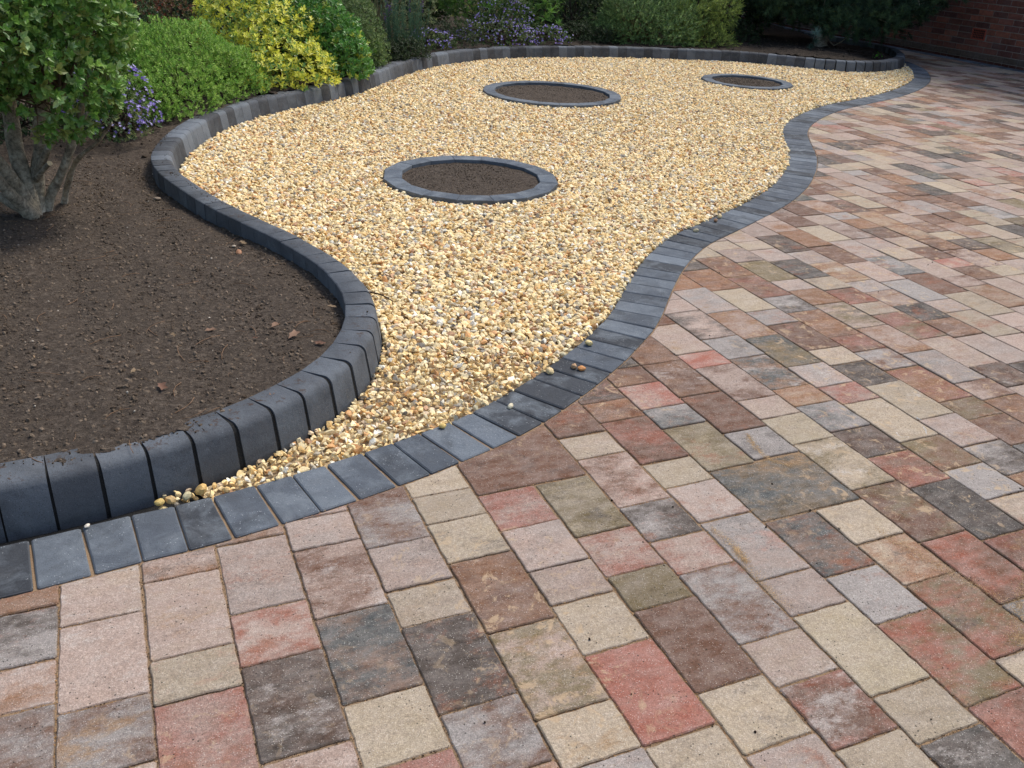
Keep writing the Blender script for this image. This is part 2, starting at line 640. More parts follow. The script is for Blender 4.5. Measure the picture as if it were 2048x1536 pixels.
# ------------------------------------------------------------------ layout curves
KB = [(-1.201, 1.754), (-1.141, 1.786), (-1.052, 1.84), (-0.965, 1.898), (-0.868, 1.982), (-0.804, 2.034), (-0.736, 2.119), (-0.685, 2.205), (-0.634, 2.291), (-0.595, 2.387), (-0.573, 2.478), (-0.564, 2.572), (-0.564, 2.674), (-0.575, 2.772), (-0.595, 2.856), (-0.622, 2.944), (-0.663, 3.034), (-0.708, 3.118), (-0.751, 3.185), (-0.802, 3.259), (-0.857, 3.318), (-0.923, 3.395), (-0.988, 3.47), (-1.122, 3.595), (-1.309, 3.771), (-1.443, 3.901), (-1.607, 4.1), (-1.768, 4.295), (-1.893, 4.482), (-1.975, 4.652), (-2.024, 4.799), (-2.065, 4.981), (-2.099, 5.206), (-2.121, 5.453), (-2.125, 5.633), (-2.118, 5.855), (-2.094, 6.07), (-2.056, 6.266), (-1.986, 6.489), (-1.855, 6.78), (-1.761, 6.99), (-1.636, 7.27), (-1.527, 7.542), (-1.413, 7.99), (-1.356, 8.413), (-1.243, 8.837), (-1.067, 9.308), (-0.75, 9.901), (-0.318, 10.324), (0.153, 10.611), (0.573, 10.818), (0.925, 10.934), (1.356, 11.036), (2.035, 11.183), (2.533, 11.222), (2.935, 11.097), (3.248, 10.934), (3.597, 10.871), (3.856, 10.942), (4.132, 11.127), (4.344, 11.41), (4.545, 11.811), (4.636, 12.136), (4.711, 12.666), (4.643, 13.044), (4.516, 13.278), (4.405, 13.444), (4.198, 13.795), (3.938, 14.154), (3.659, 15.386)]
BO = [(-1.051, 1.43), (-0.989, 1.462), (-0.9, 1.518), (-0.813, 1.574), (-0.718, 1.623), (-0.632, 1.676), (-0.54, 1.74), (-0.457, 1.798), (-0.367, 1.865), (-0.286, 1.932), (-0.2, 1.999), (-0.126, 2.071), (-0.047, 2.143), (0.032, 2.227), (0.098, 2.308), (0.164, 2.403), (0.222, 2.494), (0.28, 2.585), (0.328, 2.674), (0.384, 2.768), (0.428, 2.867), (0.469, 2.953), (0.52, 3.062), (0.571, 3.221), (0.638, 3.473), (0.709, 3.706), (0.792, 3.917), (0.898, 4.131), (1.017, 4.285), (1.225, 4.564), (1.375, 4.774), (1.546, 5.039), (1.723, 5.38), (1.885, 5.796), (2.005, 6.208), (2.08, 6.658), (2.15, 7.036), (2.283, 7.405), (2.517, 7.838), (2.832, 8.296), (3.256, 8.74), (3.727, 9.277), (4.043, 9.733), (4.321, 10.194), (4.558, 10.708), (4.805, 11.515), (4.862, 12.203)]
KB = [(-3.6, 0.45), (-2.4, 1.13), (-1.7, 1.49)] + KB
BO = [(-2.9, 0.40), (-2.0, 0.91), (-1.5, 1.185)] + BO
kb = smooth_path(KB, 0.02, 0.055, 0.022)
bo = smooth_path(BO + [(4.75, 12.9), (4.6, 13.3)], 0.02, 0.045, 0.02)
kT, kN, kS = path_arr(kb)
bT, bN, bS = path_arr(bo)
KH, KD = 0.120, 0.122        # kerb height and depth
BW = 0.188                   # border width
tip_s = bS[np.argmin(np.hypot(bo[:, 0] - 4.862, bo[:, 1] - 12.15))]
border_in = bo - bN * BW
kerb_front = kb + kN * (KD + 0.004)
fi = np.arange(0, kS[-1], 0.001)
KBf = np.stack([np.interp(fi, kS, kb[:, 0]), np.interp(fi, kS, kb[:, 1])], 1)
KFf = np.stack([np.interp(fi, kS, kerb_front[:, 0]), np.interp(fi, kS, kerb_front[:, 1])], 1)
kerb_mid = kb + kN * 0.06
RINGS = [((-0.305, 5.04), 0.500, 0.398, 16), ((0.197, 8.07), 0.605, 0.508, 20), ((2.19, 9.47), 0.458, 0.358, 15)]

WALL_U = 10.70
HZ = 0.0


def uv2xy(u, v):
    return (u * GC - v * GS, u * GS + v * GC)


def xy2uv(x, y):
    return (x * GC + y * GS, -x * GS + y * GC)


# ------------------------------------------------------------------ ground sheets
def sheet(name, poly, z, mat, kind='structure', parent=None):
    me = bpy.data.meshes.new(name)
    me.from_pydata([(x, y, z) for x, y in poly], [], [tuple(range(len(poly)))])
    return new(name, me, mat=mat, kind=kind, parent=parent)


gnd = sheet('ground', [(-90, -60), (90, -60), (90, 140), (-90, 140)], -0.16, MAT['earth'])
lawn = sheet('lawn', [(-40, 13.4), (3.0, 13.6), (3.0, 60), (-40, 60)], 0.10, MAT['lawn'])

# ------------------------------------------------------------------ driveway
# paving region in (u, v): right of the border, round the kerb tip, up to the wall
i_tip = np.searchsorted(bS, tip_s)
reg = [tuple(bo[i] + bN[i] * 0.004) for i in range(0, i_tip, 4)]
kt = np.argmin(np.hypot(kb[:, 0] - 4.71, kb[:, 1] - 12.40))
reg += [tuple(kb[i] + kN[i] * (KD + 0.012)) for i in range(kt, len(kb), 6)]
far = uv2xy(WALL_U - 0.195, 16.0)
reg += [(3.3, 17.5), far, uv2xy(WALL_U - 0.195, 3.0), (4.4, 0.25), (-2.8, -0.2)]
reg_uv = [xy2uv(*q) for q in reg]
curve_uv = np.array(reg_uv[:-5])

drive = sheet('driveway', [tuple(bo[i] - bN[i] * 0.09) for i in range(0, i_tip, 12)] + [tuple(kb[i] + kN[i] * 0.06) for i in range(kt, len(kb), 12)] + [(3.2, 18.0), uv2xy(WALL_U + 0.05, 18), uv2xy(WALL_U + 0.05, 3.0), (4.6, 0.1), (-3.2, -0.4)], -0.0045, MAT['sand'])
drive['label'] = 'block paved driveway in mixed pink, cream, brown and slate pavers'

JO = {
 -1:[('T', 1.677), ('GD', 1.516), ('TP', 1.396), ('BG', None)],
 0:[('P', 1.601), ('P', 1.363), ('GB', 1.201), ('P', None)],
 1:[('TP', 1.688), ('P', 1.441), ('C', 1.322), ('R', None)],
 2:[('TP', 1.767), ('P', 1.522), ('PR', 1.366), ('D', 1.126), ('PB', None)],
 3:[('P', 1.689), ('BP', 1.451), ('M', 1.204), ('C', 1.046), ('RP', None)],
 4:[('BG', 1.643), ('P', 1.483), ('C', 1.364), ('D', 1.121), ('GB', 0.956), ('T', None)],
 5:[('C', 1.687), ('C', 1.529), ('B', 1.287), ('PO', 1.044), ('C', None)],
 6:[('BB', 1.765), ('RP', 1.604), ('P', 1.441), ('P', 1.321), ('C', 1.163), ('R', 0.921), ('C', None)],
 7:[('B', 1.998), ('BB', 1.764), ('O', 1.522), ('PR', 1.364), ('O', 1.242), ('B', 0.995), ('C', 0.839), ('P', None)],
 8:[('B', 1.957), ('C', 1.837), ('PB', 1.597), ('GD', 1.444), ('PR', 1.315), ('GB', 1.077), ('P', 0.951), ('BR', 0.788), ('C', None)],
 9:[('BD', 2.121), ('BT', 2.0), ('BR', 1.758), ('C', 1.635), ('P', 1.473), ('G', 1.234), ('P', 1.109), ('Y', 0.866), ('C', 0.743), ('D', None)],
 10:[('BT', 2.19), ('RP', 2.031), ('G', 1.912), ('O', 1.667), ('MM', 1.422), ('M', 1.191), ('G', 1.025), ('OR', 0.779), ('RB', None)],
 11:[('B', 2.308), ('B', 2.067), ('B', 1.83), ('G', 1.675), ('MM', 1.418), ('C', 1.265), ('TC', 1.103), ('OR', 0.855), ('C', None)],
 12:[('B', 2.592), ('P', 2.344), ('RP', 2.23), ('PB', 1.987), ('P', 1.865), ('Y', 1.71), ('OC', 1.46), ('BO', 1.219), ('BR', 0.976), ('G', None)],
 13:[('P', 2.679), ('PD', 2.43), ('G', 2.259), ('MT', 2.019), ('T', 1.9), ('G', 1.733), ('D', 1.581), ('RB', 1.417), ('D', 1.172), ('RB', None)],
 14:[('T', 2.886), ('GP', 2.637), ('TP', 2.389), ('MO', 2.143), ('PG', 1.986), ('RP', 1.863), ('C', 1.616), ('O', 1.453), ('G', 1.301), ('C', None)],
 15:[('D', 3.082), ('BT', 2.84), ('C', 2.604), ('G', 2.469), ('B', 2.232), ('C', 2.11), ('D', 1.944), ('C', 1.706), ('P', 1.535), ('GD', 1.375), ('T', None)],
 16:[('C', 3.207), ('BT', 2.961), ('RB', 2.714), ('GD', 2.551), ('TB', 2.305), ('RB', 2.174), ('GB', 2.019), ('RT', 1.775), ('O', 1.656), ('B', None)],
 17:[('C', 3.281), ('P', 3.114), ('O', 2.869), ('P', 2.749), ('T', 2.587), ('PO', 2.343), ('PT', 2.105), ('G', None)],
 18:[('P', 3.36), ('C', 3.243), ('P', 3.087), ('D', 2.85), ('C', 2.71), ('BR', 2.55), ('C', 2.431), ('RO', None)],

}
PAL = dict(P=(177, 154, 139), C=(181, 163, 138), Y=(182, 166, 138), G=(160, 152, 145), B=(115, 80, 60), D=(77, 67, 59),
           T=(150, 108, 76), R=(166, 104, 86), O=(122, 106, 74), M=(78, 82, 80))
U0, W = -0.2441812, 0.16248786


def pick_code():
    r = random.random()
    for lim, c in ((.24, 'P'), (.42, 'C'), (.49, 'G'), (.62, 'B'), (.68, 'D'), (.76, 'T'), (.775, 'RP'), (.80, 'O'), (.86, 'BT'), (.92, 'PT'), (.97, 'PB'), (.98, 'MO'), (.99, 'Y'), (1.01, 'BR')):
        if r < lim:
            return c


def code_cols(code):
    a = PAL[code[0]]
    if code == 'MM':
        b = (104, 88, 66)
    elif code == 'M':
        b = (150, 105, 78)
    elif len(code) > 1:
        b = PAL[code[1]] if code[1] != 'R' else (152, 90, 68)
        if code[0] == 'R' and code[1] in 'BOT':
            a = (148, 92, 74)
    else:
        j = {'P': 'PGC', 'C': 'CYP', 'G': 'GPM', 'B': 'BTD', 'D': 'DBM', 'T': 'TCP', 'R': 'RPP', 'O': 'OBY', 'Y': 'YCC'}.get(a and code[0], 'P')
        b = PAL[random.choice(j)]
    if len(code) == 1 or code in ('BB',):
        w = 0.45 if code in ('D', 'C', 'P') else 0.7
        b = tuple(a[i] * (1 - w) + b[i] * w for i in range(3))
    jit = random.uniform(0.93, 1.06)
    ca = lin(*[min(255, c * jit) for c in a], 0.86)
    cb = lin(*[min(255, c * jit) for c in b], 0.86)
    return ca, cb


def clip_rect(poly, u0, u1, v0, v1):
    def cl(P, ins, inter):
        out = []
        for i in range(len(P)):
            a, b = P[i - 1], P[i]
            ia, ib = ins(a), ins(b)
            if ib:
                if not ia:
                    out.append(inter(a, b))
                out.append(b)
            elif ia:
                out.append(inter(a, b))
        return out
    def ix(c):
        return lambda a, b: (c, a[1] + (b[1] - a[1]) * (c - a[0]) / (b[0] - a[0]))
    def iy(c):
        return lambda a, b: (a[0] + (b[0] - a[0]) * (c - a[1]) / (b[1] - a[1]), c)
    P = poly
    for ins, it in ((lambda q: q[0] >= u0, ix(u0)), (lambda q: q[0] <= u1, ix(u1)), (lambda q: q[1] >= v0, iy(v0)), (lambda q: q[1] <= v1, iy(v1))):
        P = cl(P, ins, it)
        if len(P) < 3:
            return []
    return P


stones = []
SZ = (0.2415, 0.161, 0.1205)


def nsz():
    return random.choices(SZ, (0.47, 0.33, 0.20))[0]


done_big = set()
for ci in range(-9, 66):
    lst = [(c, v * 1.0 if v is not None else None) for c, v in JO.get(ci, [])]
    ua, ub = U0 + ci * W, U0 + (ci + 1) * W
    if ub > WALL_U - 0.19:
        ub = WALL_U - 0.197
    if ub - ua < 0.03:
        continue
    segs = []
    if lst:
        v = lst[0][1] + nsz() if lst[0][0] != 'MM' else lst[0][1] + 0.24
        top = v
        for c, vj in lst:
            if vj is None:
                vj = v - nsz()
            segs.append((c, vj, v))
            v = vj
    else:
        v = random.uniform(6.0, 6.2)
        top = v
        v = v
    # upwards (away from the camera)
    t_ = top
    while t_ < 15.5:
        s_ = nsz()
        segs.append((pick_code(), t_, t_ + s_))
        t_ += s_
    while v > -4.2:
        s_ = nsz()
        segs.append((pick_code(), v - s_, v))
        v -= s_
    for c, va, vb in segs:
        u1, u2 = ua, ub
        if c == 'MM' or (c == 'BB' and ci in (6, 7)):
            if ci in (7, 11):
                continue
            u2 = ub + W
        g = 0.0014
        j = lambda: random.uniform(-0.0008, 0.0012)
        r4 = (u1 + g + j(), u2 - g + j(), va + g + j(), vb - g + j())
        cen = ((u1 + u2) / 2, (va + vb) / 2)
        dmin = np.min(np.hypot(curve_uv[:, 0] - cen[0], curve_uv[:, 1] - cen[1]))
        if dmin < 0.40:
            P = clip_rect(reg_uv, *r4)
            if len(P) < 3:
                continue
            P = clean(P)
            if len(P) < 3 or abs(poly_area(P)) < 0.0006:
                continue
        else:
            if not in_poly(np.array([cen[0]]), np.array([cen[1]]), reg_uv)[0]:
                continue
            P = [(r4[0], r4[2]), (r4[1], r4[2]), (r4[1], r4[3]), (r4[0], r4[3])]
        xy = [uv2xy(*q) for q in P]
        # outside what any nearby camera could see
        cx = sum(q[0] for q in xy) / len(xy)
        cy = sum(q[1] for q in xy) / len(xy)
        if cy < 0.55 or cx > 1.9 + 0.62 * cy + 0.3:
            continue
        a = px_area([(q[0], q[1], 0) for q in xy])
        stones.append((a, c, xy, (cx, cy)))
stones.sort(key=lambda q: -q[0])
restmb = MB()
GRIT = []
for k, (a, c, xy, (cx, cy)) in enumerate(stones):
    near = cy < 4.5
    if poly_area(xy) < 0:
        xy = xy[::-1]
    out = rough_outline(xy, 0.018 if cy < 2.0 else (0.035 if cy < 3.0 else (0.08 if near else 0.3)), 0.0024 if near else 0.0, 0.0045)
    if cy < 3.4 and a > 0:
        for q0, q1 in zip(xy, xy[1:] + xy[:1]):
            L_ = math.hypot(q1[0] - q0[0], q1[1] - q0[1])
            m_ = int(L_ * (170 if cy < 2.2 else 90))
            tt_ = rng.uniform(0, 1, m_)
            off = rng.normal(-.0008, .0016, m_)
            GRIT.append(np.stack([q0[0] + (q1[0] - q0[0]) * tt_ + (q1[1] - q0[1]) / L_ * -off, q0[1] + (q1[1] - q0[1]) * tt_ + (q1[0] - q0[0]) / L_ * off], 1))
    V, F, E = slab(out, random.uniform(-0.0018, 0.0018), 0.03, 0.0026, 0.0026, (random.uniform(-.011, .011), random.uniform(-.011, .011)))
    ca, cb = code_cols(c)
    if k < 300:
        mb = MB()
        mb.add(V, F, ca, cb, random.random(), E)
        new('paver', mb.mesh('paver'), parent=drive, mat=MAT['paver'])
    else:
        restmb.add(V, F, ca, cb, random.random(), E)
new('paver_field', restmb.mesh('paver_field'), parent=drive, mat=MAT['paver'], kind='stuff')


# ------------------------------------------------------------------ charcoal border
def grey():
    r = random.random()
    if r < 0.28:
        b = (60, 63, 67)
    elif r < 0.78:
        b = (82, 88, 95)
    else:
        b = (100, 107, 114)
    j = random.uniform(0.94, 1.06)
    return lin(*[c * j for c in b])


def at(P, S, s):
    return np.array([np.interp(s, S, P[:, 0]), np.interp(s, S, P[:, 1])])


def s_of(P, S, q):
    return S[np.argmin(np.hypot(P[:, 0] - q[0], P[:, 1] - q[1]))]


border = empty('border_edging', (0.3, 2.6, 0), 'flat charcoal block border curving between gold gravel and driveway', 'edging')
near_j = [s_of(bo, bS, q) for q in BO[4:24]]
st = [near_j[0]]
d = near_j[0] - 0.105
while d > 0.2:
    st.insert(0, d)
    d -= 0.105
for a, b in zip(near_j, near_j[1:]):
    if b - a > 0.16:
        st.append((a + b) / 2)
    st.append(b)
fb = np.arange(0, bS[-1], 0.001)
BOf = np.stack([np.interp(fb, bS, bo[:, 0]), np.interp(fb, bS, bo[:, 1])], 1)
BIf = np.stack([np.interp(fb, bS, border_in[:, 0]), np.interp(fb, bS, border_in[:, 1])], 1)
sto_ = np.concatenate([[0], np.cumsum(np.hypot(*np.diff(BOf, axis=0).T))])
sti_ = np.concatenate([[0], np.cumsum(np.hypot(*np.diff(BIf, axis=0).T))])
j = int(st[-1] / 0.001)
while True:
    j = int(max(np.searchsorted(sto_, sto_[j] + 0.1032), np.searchsorted(sti_, sti_[j] + 0.1032)))
    if j >= len(BOf) - 1 or fb[j] > tip_s + 0.12:
        break
    st.append(fb[j])
for a, b in zip(st, st[1:]):
    o1, o2 = at(bo, bS, a), at(bo, bS, b)
    i1, i2 = at(border_in, bS, a), at(border_in, bS, b)
    to = (o2 - o1) / np.linalg.norm(o2 - o1)
    ti = (i2 - i1) / np.linalg.norm(i2 - i1)
    lo, li = np.linalg.norm(o2 - o1), np.linalg.norm(i2 - i1)
    g = 0.0014
    wo_, wi_ = min(lo - 2 * g, 0.1060), min(li - 2 * g, 0.1045)
    co, cin = (o1 + o2) / 2, (i1 + i2) / 2
    P = [cin - ti * wi_ / 2, co - to * wo_ / 2, co + to * wo_ / 2, cin + ti * wi_ / 2]
    P = [tuple(q) for q in P]
    if poly_area(P) < 0:
        P = P[::-1]
    cy = co[1]
    out = rough_outline(P, 0.06 if cy < 3 else 0.3, 0.0008 if cy < 3 else 0, 0.004)
    V, F, E = slab(out, 0.002 + random.uniform(-.001, .0015), 0.05, 0.0035, 0.0030, (random.uniform(-.008, .008), random.uniform(-.008, .008)))
    mb = MB()
    mb.add(V, F, grey(), None, random.random(), E)
    child('block', mb.mesh('block'), border, MAT['border'])
# sand bed that shows in the border's joints
nb = slice(0, int(np.searchsorted(bS, tip_s + 0.1)), 3)
A, B = bo[nb] + bN[nb] * 0.01, border_in[nb] + bN[nb] * 0.012
V = np.concatenate([np.c_[A, np.full(len(A), -0.0055)], np.c_[B, np.full(len(B), -0.0055)]])
n = len(A)
F = [(k, k + 1, n + k + 1, n + k) for k in range(n - 1)]
child('joint_sand', mesh_np('joint_sand', V, F), border, MAT['sand'])

n = 1500
X, Y = rng.uniform(-1.2, 4.2, n), rng.uniform(.8, 5.5, n)
Uc = np.array(xy2uv(X, Y)).T
k = in_poly(Uc[:, 0], Uc[:, 1], reg_uv) & (vnoise(X * 1.7, Y * 1.7, None, 77) > -.2)
CRUMB_P = np.stack([X[k], Y[k], np.full(k.sum(), .0015)], 1)


# ------------------------------------------------------------------ raised kerb
kerb = empty('raised_kerb', (-0.7, 2.5, 0), 'long raised kerb of bullnosed charcoal blocks round the soil beds', 'kerb')
frS = np.concatenate([[0], np.cumsum(np.hypot(*np.diff(kerb_front, axis=0).T))])


def prof(d=0.0):
    r = 0.027
    pts = [(0 + d, -0.08), (0 + d, KH - 0.003 - d), (0.003 + d, KH - d)]
    x1 = KD - 0.016 - d
    for k in range(6):
        a = math.radians(90 - 80 * k / 5)
        pts.append((x1 - r + r * math.cos(a), KH - r - d + r * math.sin(a)))
    pts += [(KD - 0.001 - d, 0.006), (KD - d, -0.08)]
    return pts


def stations(P, Q, start, pitch):
    """indices along two parallel fine paths so that the shorter side advances by the pitch"""
    sp_ = np.concatenate([[0], np.cumsum(np.hypot(*np.diff(P, axis=0).T))])
    sq_ = np.concatenate([[0], np.cumsum(np.hypot(*np.diff(Q, axis=0).T))])
    out = [start]
    i = start
    while True:
        j = max(np.searchsorted(sp_, sp_[i] + pitch), np.searchsorted(sq_, sq_[i] + pitch))
        if j >= len(P) - 1:
            return out
        out.append(int(j))
        i = int(j)


first = s_of(kb, kS, KB[4])
kst = stations(KBf, KFf, int((first % 0.1042) / 0.001), 0.1042)


def kgrey():
    r = random.random()
    if r < 0.30:
        b = (66, 68, 71)
    elif r < 0.72:
        b = (84, 88, 93)
    else:
        b = (104, 110, 116)
    j = random.uniform(0.95, 1.05)
    return lin(*[c * j for c in b])


PR = prof()
for a, b in zip(kst, kst[1:]):
    p1, p2 = KBf[a], KBf[b]
    q1, q2 = KFf[a], KFf[b]
    lb, lf = np.linalg.norm(p2 - p1), np.linalg.norm(q2 - q1)
    cb_, cf = (p1 + p2) / 2, (q1 + q2) / 2
    tb, tf = (p2 - p1) / lb, (q2 - q1) / lf
    wb, wf = min(lb - 0.0012, 0.1032), min(lf - 0.0012, 0.1032)
    L = np.linalg.norm(cf - cb_)
    nn = (cf - cb_) / L
    dz = random.uniform(-0.0015, 0.0015)
    V, E = [], []
    k = len(PR)
    for sgn in (-1, 1):
        for (dd, zz) in PR:
            f_ = dd / KD
            hw = (wb * (1 - f_) + wf * f_) / 2
            tt = tb * (1 - f_) + tf * f_
            q = cb_ + nn * dd + tt * hw * sgn
            V.append((q[0], q[1], zz + (dz if zz > 0 else 0)))
            E.append(0.0)
    V = V + V                      # the end faces keep their own vertices: crisp arrises
    E = E + E
    F = [tuple(range(2 * k, 3 * k))[::-1], tuple(range(3 * k, 4 * k))]
    for m_ in range(k - 1):
        F.append((m_, m_ + 1, k + m_ + 1, k + m_))
    mb = MB()
    kc = kgrey()
    if cb_[1] < 4.2:
        kc = kc * .35 + lin(84, 88, 93) * .65
    mb.add(V, F, kc, None, random.random(), E)
    me = mb.mesh('kerb_block')
    sm = [False, False] + [2 <= m_ <= 8 for m_ in range(k - 1)]
    me.polygons.foreach_set('use_smooth', sm)
    child('kerb_block', me, kerb, MAT['kerb'])
foot = [tuple(kb[i] + kN[i] * 0.08) for i in range(0, 260, 4)] + [tuple(border_in[i] + bN[i] * 0.03) for i in range(260, 0, -4)]
me = bpy.data.meshes.new('haunching')
me.from_pydata([(x, y, -0.024) for x, y in foot], [], [tuple(range(len(foot)))])
child('haunching', me, kerb, MAT['darkfill'])
# dark haunching seen in the open joints
PI_ = prof(0.0022)
sl = np.arange(0, len(kb), 2)
V = []
for i in sl:
    for dd, zz in PI_:
        dd2 = dd if dd < 0.03 else dd - 0.0015
        q = kb[i] + kN[i] * dd2
        V.append((q[0], q[1], zz - 0.0012))
k = len(PI_)
F = [(a * k + m_, a * k + m_ + 1, (a + 1) * k + m_ + 1, (a + 1) * k + m_) for a in range(len(sl) - 1) for m_ in range(k - 1)]
child('mortar', mesh_np('mortar', V, F), kerb, MAT['darkfill'])

# ------------------------------------------------------------------ rings
ring_labels = ['largest looking charcoal planting ring, the one nearest the camera, with bare soil', 'wide charcoal planting ring in the middle of the gravel, near the back kerb',
               'small charcoal planting ring at the far right of the gravel']
ring_objs = []


def soil_grid(x0, x1, y0, y1, cell, zf, keep, name, amp=0.006, seed=3):
    xs = np.arange(x0, x1 + cell, cell)
    ys = np.arange(y0, y1 + cell, cell)
    X, Y = np.meshgrid(xs, ys)
    X = X + rng.uniform(-.3, .3, X.shape) * cell
    Y = Y + rng.uniform(-.3, .3, Y.shape) * cell
    Z = zf(X, Y) + amp * (0.9 * fbm(X * 14, Y * 14, None, seed, 4) + 0.35 * vnoise(X * 55, Y * 55, None, seed + 2)) + 1.3 * amp * fbm(X * 3.1, Y * 3.1, None, seed + 5, 2)
    ny, nx = X.shape
    idx = np.arange(nx * ny).reshape(ny, nx)
    F = np.stack([idx[:-1, :-1], idx[:-1, 1:], idx[1:, 1:], idx[1:, :-1]], -1).reshape(-1, 4)
    kp = keep(X.ravel(), Y.ravel())
    F = F[kp[F].all(1)]
    used = np.unique(F)
    mp = np.full(nx * ny, -1)
    mp[used] = np.arange(len(used))
    V = np.stack([X.ravel(), Y.ravel(), Z.ravel()], 1)[used]
    return mesh_np(name, V, mp[F], True)


def ico(sub=1):
    import bmesh
    bm = bmesh.new()
    bmesh.ops.create_icosphere(bm, subdivisions=sub, radius=1.0)
    v = np.array([q.co[:] for q in bm.verts])
    f = np.array([[w_.index for w_ in q.verts] for q in bm.faces])
    bm.free()
    return v, f


I1, I2 = ico(1), ico(2)
OCT = (np.array([(1, 0, 0), (-1, 0, 0), (0, 1, 0), (0, -1, 0), (0, 0, 1), (0, 0, -1)], float),
       np.array([(0, 2, 4), (2, 1, 4), (1, 3, 4), (3, 0, 4), (2, 0, 5), (1, 2, 5), (3, 1, 5), (0, 3, 5)]))


def lumps(pos, size, tmpl, cols, flat=0.6, jit=0.22, tilt=0.6, name='stones', smooth=False, asp=0.75):
    """many small stones in one mesh"""
    tv, tf = tmpl
    N, K = len(pos), len(tv)
    Vv = np.repeat(tv[None], N, 0) * (1 + rng.uniform(-jit, jit, (N, K, 1)))
    sc = np.stack([np.ones(N), rng.uniform(asp - .15, asp + .2, N), rng.uniform(flat - .15, flat + .15, N)], 1) * size[:, None]
    Vv = Vv * sc[:, None, :]
    ax, ay, az = rng.normal(0, tilt, N), rng.normal(0, tilt, N), rng.uniform(0, 6.283, N)
    def rot(V_, a, i, j):
        c, s = np.cos(a)[:, None], np.sin(a)[:, None]
        p, q = V_[..., i].copy(), V_[..., j].copy()
        V_[..., i] = p * c - q * s
        V_[..., j] = p * s + q * c
    rot(Vv, ax, 1, 2)
    rot(Vv, ay, 2, 0)
    rot(Vv, az, 0, 1)
    Vv += pos[:, None, :]
    Ff = tf[None] + (np.arange(N) * K)[:, None, None]
    return mesh_np(name, Vv.reshape(-1, 3), Ff.reshape(-1, 3), smooth, ca=np.repeat(cols, K, 0))


SOILC = np.array([lin(92, 80, 67), lin(84, 73, 61), lin(104, 91, 77), lin(72, 61, 50)])

for ri, ((rx, ry), ro, rin, nseg) in enumerate(RINGS):
    root = empty('planting_ring', (rx, ry, 0), ring_labels[ri], 'planting ring', 'planting rings set in the gravel')
    ph = random.uniform(0, 1)
    rad_jit = [random.uniform(-0.006, 0.006) for _ in range(nseg)]
    for k in range(nseg):
        a1 = 2 * math.pi * (k + ph) / nseg
        a2 = 2 * math.pi * (k + 1 + ph) / nseg
        gap = 0.0007 / ro
        c_ = []
        for aa, rr in ((a1 + gap, ro), (a2 - gap, ro), (a2 - gap, rin), (a1 + gap, rin)):
            rr = rr + rad_jit[k] * 0.4
            c_.append((rx + rr * math.cos(aa), ry + rr * math.sin(aa)))
        if poly_area(c_) < 0:
            c_ = c_[::-1]
        V, F, E = slab(c_, 0.026 + random.uniform(-.0006, .0006), 0.09, 0.002, 0.002, (random.uniform(-.003, .003), random.uniform(-.003, .003)))
        mb = MB()
        mb.add(V, F, lin(*random.choice([(84, 92, 101), (92, 100, 108), (80, 87, 95), (98, 105, 112)])), None, random.random(), E)
        child('edging_block', mb.mesh('edging_block'), root, MAT['border'])
    rc = rin * math.cos(math.pi / nseg) - 0.001
    me = soil_grid(rx - ro, rx + ro, ry - ro, ry + ro, 0.016, lambda X, Y: 0.006 + 0 * X, lambda X, Y: np.hypot(X - rx, Y - ry) < rin + 0.02, 'soil', 0.0025, 11 + ri)
    child('soil', me, root, MAT['soil'])
    nC = 1400
    aa, rr = rng.uniform(0, 6.283, nC), rc * np.sqrt(rng.uniform(0, 1, nC)) * 0.98
    pp = np.stack([rx + rr * np.cos(aa), ry + rr * np.sin(aa), np.full(nC, 0.008)], 1)
    me = lumps(pp, rng.uniform(0.0015, 0.005, nC), I1, SOILC[rng.integers(0, 4, nC)] * rng.uniform(1.0, 1.4, (nC, 1)), 0.7, 0.25, name='soil_crumbs')
    child('soil_crumbs', me, root, MAT['clod'], kind='stuff')

GR = np.concatenate(GRIT)
gz = np.where(rng.uniform(0, 1, len(GR)) < .8, -.0022, -.0004)
gw = (vnoise(GR[:, 0] * 2.3, GR[:, 1] * 2.3, None, 61) * .5 + .5 + rng.normal(0, .18, len(GR)))[:, None] > .52
gc = np.where(gw, lin(186, 146, 100)[None], lin(84, 66, 50)[None]) * rng.uniform(.6, 1.15, (len(GR), 1))
new('joint_grit', lumps(np.c_[GR, gz], rng.uniform(0, 1, len(GR)) ** 2 * .0012 + .0009, OCT, gc, .7, .25, name='joint_grit'), mat=MAT['clod'], kind='stuff', parent=drive)
new('soil_crumbs', lumps(CRUMB_P, rng.uniform(0, 1, len(CRUMB_P)) ** 3 * .0030 + .0009, I1, lin(52, 42, 34) * rng.uniform(.5, 1.3, (len(CRUMB_P), 1)), .6, .25, name='soil_crumbs'), mat=MAT['clod'], kind='stuff', parent=drive)

# ------------------------------------------------------------------ gravel
gi = int(np.searchsorted(bS, tip_s))
k_end = int(np.argmin(np.hypot(kb[:, 0] - 4.60, kb[:, 1] - 11.95)))
gpoly = [tuple(border_in[i]) for i in range(0, gi, 5)] + [tuple(kerb_front[i]) for i in range(k_end, -1, -5)]
gx = np.array([q[0] for q in gpoly])


def gravel_z(X, Y):
    return 0.000 + 0.012 * np.clip((Y - 1.8) / 0.6, 0, 1) + 0.004 * vnoise(X * 2.2, Y * 2.2, None, 91) - 0.006


gsheet = sheet('gravel_bed', [q for q in gpoly if q[0] > -0.80 or q[1] > 2.6], -0.016, MAT['gravelbase'])
parts = []


def dist_to(P, x, y, chunk=4000):
    out = np.empty(len(x))
    Q = P[::3]
    for s in range(0, len(x), chunk):
        out[s:s + chunk] = np.min(np.hypot(x[s:s + chunk, None] - Q[None, :, 0], y[s:s + chunk, None] - Q[None, :, 1]), 1)
    return out


